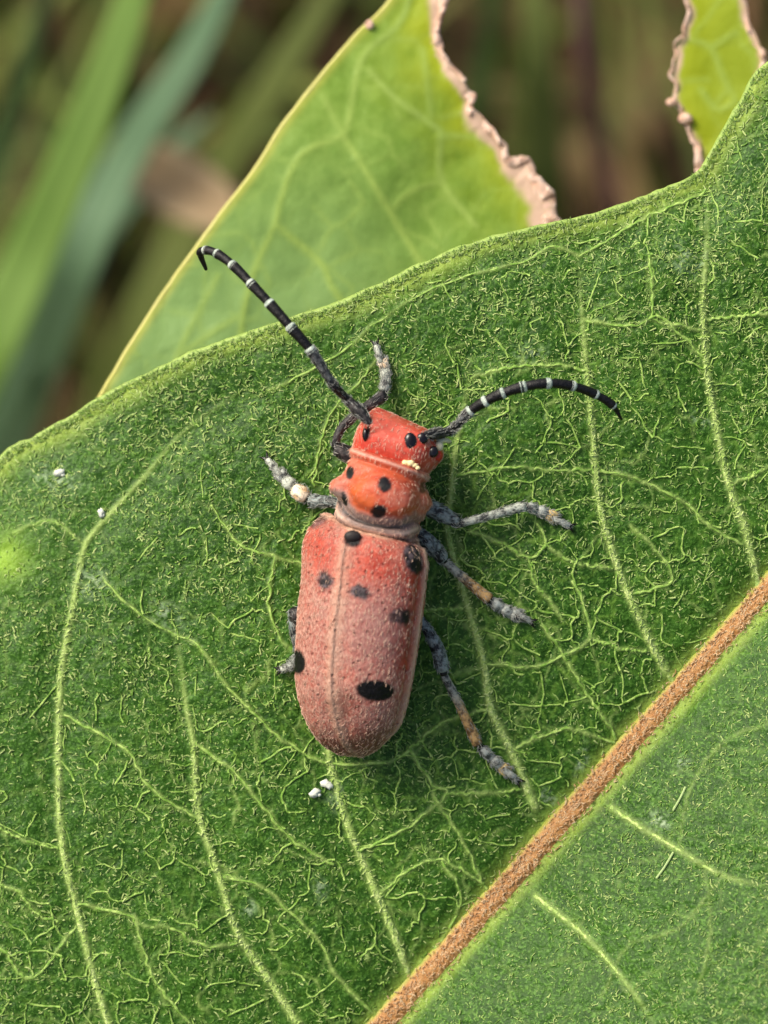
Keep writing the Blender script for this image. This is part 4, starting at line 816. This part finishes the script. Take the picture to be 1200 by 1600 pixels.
# legs
def limb(pts, widths, n=20, flat=0.85, K=12):
    pts = np.array(pts, float); q3 = P(pts[:, 0], pts[:, 1], zleaf(pts[:, 0], pts[:, 1]) + pts[:, 2] * S)
    q = crom(np.hstack([q3, np.array(widths, float)[:, None] * S / 2]), n); return sweep(q[:, :3], q[:, 3], q[:, 3] * flat, K=K)
def along(v, K=12): n = (len(v) - 2) // K; return dict(along=np.r_[np.repeat(np.linspace(0, 1, n), K), 0, 1])
def leg(femur, fw, fm, tibia, tw, tm, tarsi, label=None):
    v, f = limb(femur, fw); root = mesh_obj('leg', v, f, M[fm], beetle, label=label); BH['leg'].append((v, f, 0.8))
    k0 = np.array(femur[-1], float); k1 = np.array(tibia[0], float); kk = (k0 + k1) / 2
    v, f = ball(P(kk[0], kk[1], zl(kk[0], kk[1]) + kk[2] * S), np.array([1, 1, 1]) * S * tw[0] * 0.52); mesh_obj('knee', v, f, M['joint'], root)
    v, f = limb(tibia, tw); mesh_obj('tibia', v, f, M[tm], root, along(v)); BH['leg'].append((v, f, 1.0))
    for (a, b, wa, wb, mt) in tarsi:
        a = np.array(a, float); b = np.array(b, float); mid = (a + b) / 2 + [0, 0, 2]
        sh = np.array([-(b - a)[1], (b - a)[0], 0]); sh = sh / (np.linalg.norm(sh) + 1e-9); lobes = (-1, 1) if len(tarsi) == 4 and (a, b) is not None and np.allclose(a, tarsi[2][0]) else (0,)
        for lb in lobes:                     # the third piece of a foot is split in two lobes
            kw = 0.62 if lb else 1.0; e = sh * (lb * wa * 0.26)
            v, f = limb([a + e * 0.5, mid + e, b + e * 1.3], [wa * 0.8 * kw, (wa + wb) / 2 * 1.1 * kw, wb * 0.9 * kw], 9, 0.75); mesh_obj('tarsal_segment', v, f, M[mt], root, along(v)); BH['leg'].append((v, f, 0.6))
    b = np.array(tarsi[-1][1], float); a = np.array(tarsi[-1][0], float); d = b - a; d /= np.linalg.norm(d[:2]) + 1e-9
    for sgn in (-1, 1):
        nrm = np.array([-d[1], d[0], 0]) * sgn
        v, f = limb([b, b + d * 6 + nrm * 4 + [0, 0, 1], b + d * 11 + nrm * 7 - [0, 0, 4]], [5, 4, 1.4], 7, 1.0, 6); mesh_obj('claw', v, f, M['joint'], root)
# right front
leg([(652, 785, 52), (685, 800, 48), (714, 815, 42)], [24, 27, 19], 'leg', [(716, 819, 40), (765, 806, 36), (818, 791, 24)], [12, 13, 17], 'legpale',
    [((822, 791, 20), (838, 795, 14), 14, 16, 'tarsus'), ((839, 796, 13), (853, 801, 10), 15, 17, 'tarsus'), ((854, 801, 10), (868, 810, 8), 15, 17, 'yellowpad'), ((862, 809, 12), (889, 821, 10), 9, 10, 'tarsus')], 'grey front leg stretched out over the leaf')
# right middle
leg([(652, 832, 50), (674, 852, 46), (692, 873, 40)], [22, 26, 20], 'leg', [(696, 878, 38), (730, 908, 28), (764, 936, 18)], [12, 15, 19], 'legtan',
    [((768, 938, 14), (783, 949, 10), 16, 17, 'tarsus'), ((785, 950, 9), (797, 957, 8), 16, 17, 'tarsus'), ((799, 957, 9), (812, 962, 8), 15, 17, 'tarsus'), ((806, 960, 12), (828, 970, 9), 9, 10, 'tarsus')], 'grey middle leg with yellowish-tan shin')
# right hind
leg([(640, 950, 44), (664, 978, 44), (684, 1015, 44), (692, 1046, 40)], [14, 16, 22, 22], 'leg', [(694, 1056, 38), (716, 1098, 28), (732, 1132, 22), (746, 1162, 15)], [13, 14, 16, 17], 'legtan',
    [((751, 1168, 12), (767, 1183, 9), 15, 16, 'tarsus'), ((769, 1185, 8), (780, 1195, 8), 15, 17, 'tarsus'), ((781, 1196, 8), (794, 1206, 8), 15, 17, 'yellowpad'), ((786, 1201, 12), (808, 1219, 9), 9, 10, 'tarsus')], 'grey hind leg reaching back over the leaf')
# left front, crossing under the raised antenna
leg([(572, 728, 50), (548, 712, 56), (527, 702, 58)], [24, 27, 22], 'legdark', [(523, 697, 58), (532, 672, 58), (556, 648, 50), (582, 630, 38), (600, 618, 28)], [12, 14, 15, 17, 19], 'legdark',
    [((600, 612, 24), (603, 594, 16), 15, 17, 'tarsus'), ((603, 592, 14), (601, 578, 12), 15, 16, 'legpale'), ((600, 576, 11), (598, 562, 10), 14, 15, 'pad'), ((595, 568, 13), (588, 540, 10), 9, 9, 'legpale')], 'dark front leg bent under the raised antenna')
# left middle, seen past the pronotum
leg([(590, 812, 48), (560, 800, 44), (538, 790, 42)], [24, 26, 20], 'legdark', [(536, 788, 42), (512, 784, 36), (487, 783, 26)], [16, 19, 22], 'leg',
    [((480, 778, 22), (461, 765, 18), 24, 24, 'pad'), ((458, 761, 16), (446, 750, 12), 19, 19, 'legpale'), ((444, 749, 11), (436, 738, 10), 16, 15, 'tarsus'), ((438, 742, 13), (418, 718, 10), 10, 10, 'legpale')], 'grey middle leg with a cream foot pad')
# left hind, knee and foot only just showing beside the wing cover
leg([(520, 1000, 40), (488, 978, 44), (461, 958, 46)], [18, 26, 28], 'legdark', [(457, 954, 42), (461, 985, 34), (468, 1020, 24)], [15, 17, 17], 'leg',
    [((468, 1024, 18), (460, 1036, 14), 15, 15, 'tarsus'), ((459, 1037, 13), (451, 1042, 10), 14, 14, 'tarsus'), ((452, 1042, 11), (440, 1046, 9), 10, 9, 'legpale')], 'dark hind leg tucked beside the wing cover')

# short hair on the beetle
g = np.random.default_rng(11); HV, HF, off = [], [], 0
for (v, f, mask, _) in BH['body']:
    fq = f if isinstance(f, np.ndarray) else f[0]; nn = vnormals(v, fq)
    tgt = np.nonzero((nn[:, 2] > -0.2))[0]; n = 2600 if len(v) < 9700 else 1500
    pick = g.choice(tgt, n); pick = pick[g.random(len(pick)) > mask[pick]]
    root_ = v[pick] + g.normal(0, 1.0 * S, (len(pick), 3)) * (1 - np.abs(nn[pick])); nrm = nn[pick]
    d = np.array([-0.3, -1.0, 0]) + g.normal(0, 0.25, (len(pick), 3)); tg = d - nrm * (d * nrm).sum(1)[:, None]; tg /= np.linalg.norm(tg, axis=1)[:, None] + 1e-9
    n = len(pick)
    hv, hf = hairs(root_ - nrm * 0.5 * S, nrm, tg, g.uniform(4, 9, n) * S, g.uniform(0.3, 0.5, n) * S, g.normal(0, 0.3, n), g.uniform(0.05, 0.25, n), g)
    HV.append(hv); HF.append(hf + off); off += len(hv)
mesh_obj('body_hair', np.vstack(HV), np.vstack(HF), M['bhair'], beetle, kind='stuff')
HV, HF, off = [], [], 0
for (v, f, dens) in BH['leg']:
    nn = vnormals(v, f); n = int(130 * dens); pick = g.choice(np.arange(12, len(v) - 14), n); nrm = nn[pick]
    ax = v[-1] - v[-2]; ax = ax / (np.linalg.norm(ax) + 1e-9); d = ax + g.normal(0, 0.35, (n, 3)); tg = d - nrm * (d * nrm).sum(1)[:, None]; tg /= np.linalg.norm(tg, axis=1)[:, None] + 1e-9
    hv, hf = hairs(v[pick] - nrm * 0.4 * S, nrm, tg, g.uniform(5, 9, n) * S, g.uniform(0.3, 0.5, n) * S, g.normal(0, 0.4, n), g.uniform(0.2, 0.6, n), g)
    HV.append(hv); HF.append(hf + off); off += len(hv)
mesh_obj('leg_hair', np.vstack(HV), np.vstack(HF), M['lhair'], beetle, kind='stuff')

# ================= specks lying on the leaf
for k, (a, b, rx, ry, ro, lb) in enumerate([(92, 738, 9, 7, 0.5, 'white speck on the leaf near its upper margin'), (158, 801, 5, 7, 0.2, 'white speck lying against the pale outer vein'),
                                            (493, 1239, 8, 6.5, 0.4, 'rounded white speck below the beetle tail beside a vein'), (511, 1226, 9, 6, -0.6, 'angular white speck on the vein below the beetle tail')]):
    c, s = math.cos(ro), math.sin(ro); Mx = np.array([[c, -s, 0], [s, c, 0], [0, 0, 1]])
    ctr = P(a, b, zl(a, b) + 0.012); t_ = thing('leaf_speck', lb, 'speck', ctr, 'white specks on the leaf')
    v, f = ball(ctr, np.array([rx, ry, 3]) * S, Mx, nu=9, nv=7, lump=0.9, seed=40 + k); mesh_obj('grain', v, f, M['speck'], t_)
    v, f = ball(ctr + np.array([rx * 0.7, -ry * 0.5, -1]) * S, np.array([rx, ry, 5]) * S * 0.45, Mx, nu=8, nv=6, lump=0.4, seed=60 + k); mesh_obj('grain', v, f, M['speck'], t_)
m = Mat('fibre', 0.5, 0.4); m.color(lin(168, 192, 124)); M['fibre'] = m.m
for k, (pl, lb) in enumerate([([(1071, 1230), (1065, 1243), (1059, 1254), (1052, 1266)], 'thin pale fibre on the leaf across the midrib from the beetle'), ([(1052, 1332), (1045, 1344), (1037, 1357), (1026, 1372)], 'bent pale fibre lying across the lower lateral vein')]):
    pl = np.array(pl, float); q = P(pl[:, 0], pl[:, 1], zleaf(pl[:, 0], pl[:, 1]) + 0.007); t_ = thing('plant_fibre', lb, 'fibre', q[0])
    v, f = sweep(crom(q, 16), 0.0045, 0.002, K=7); mesh_obj('strand', v, f, M['fibre'], t_)
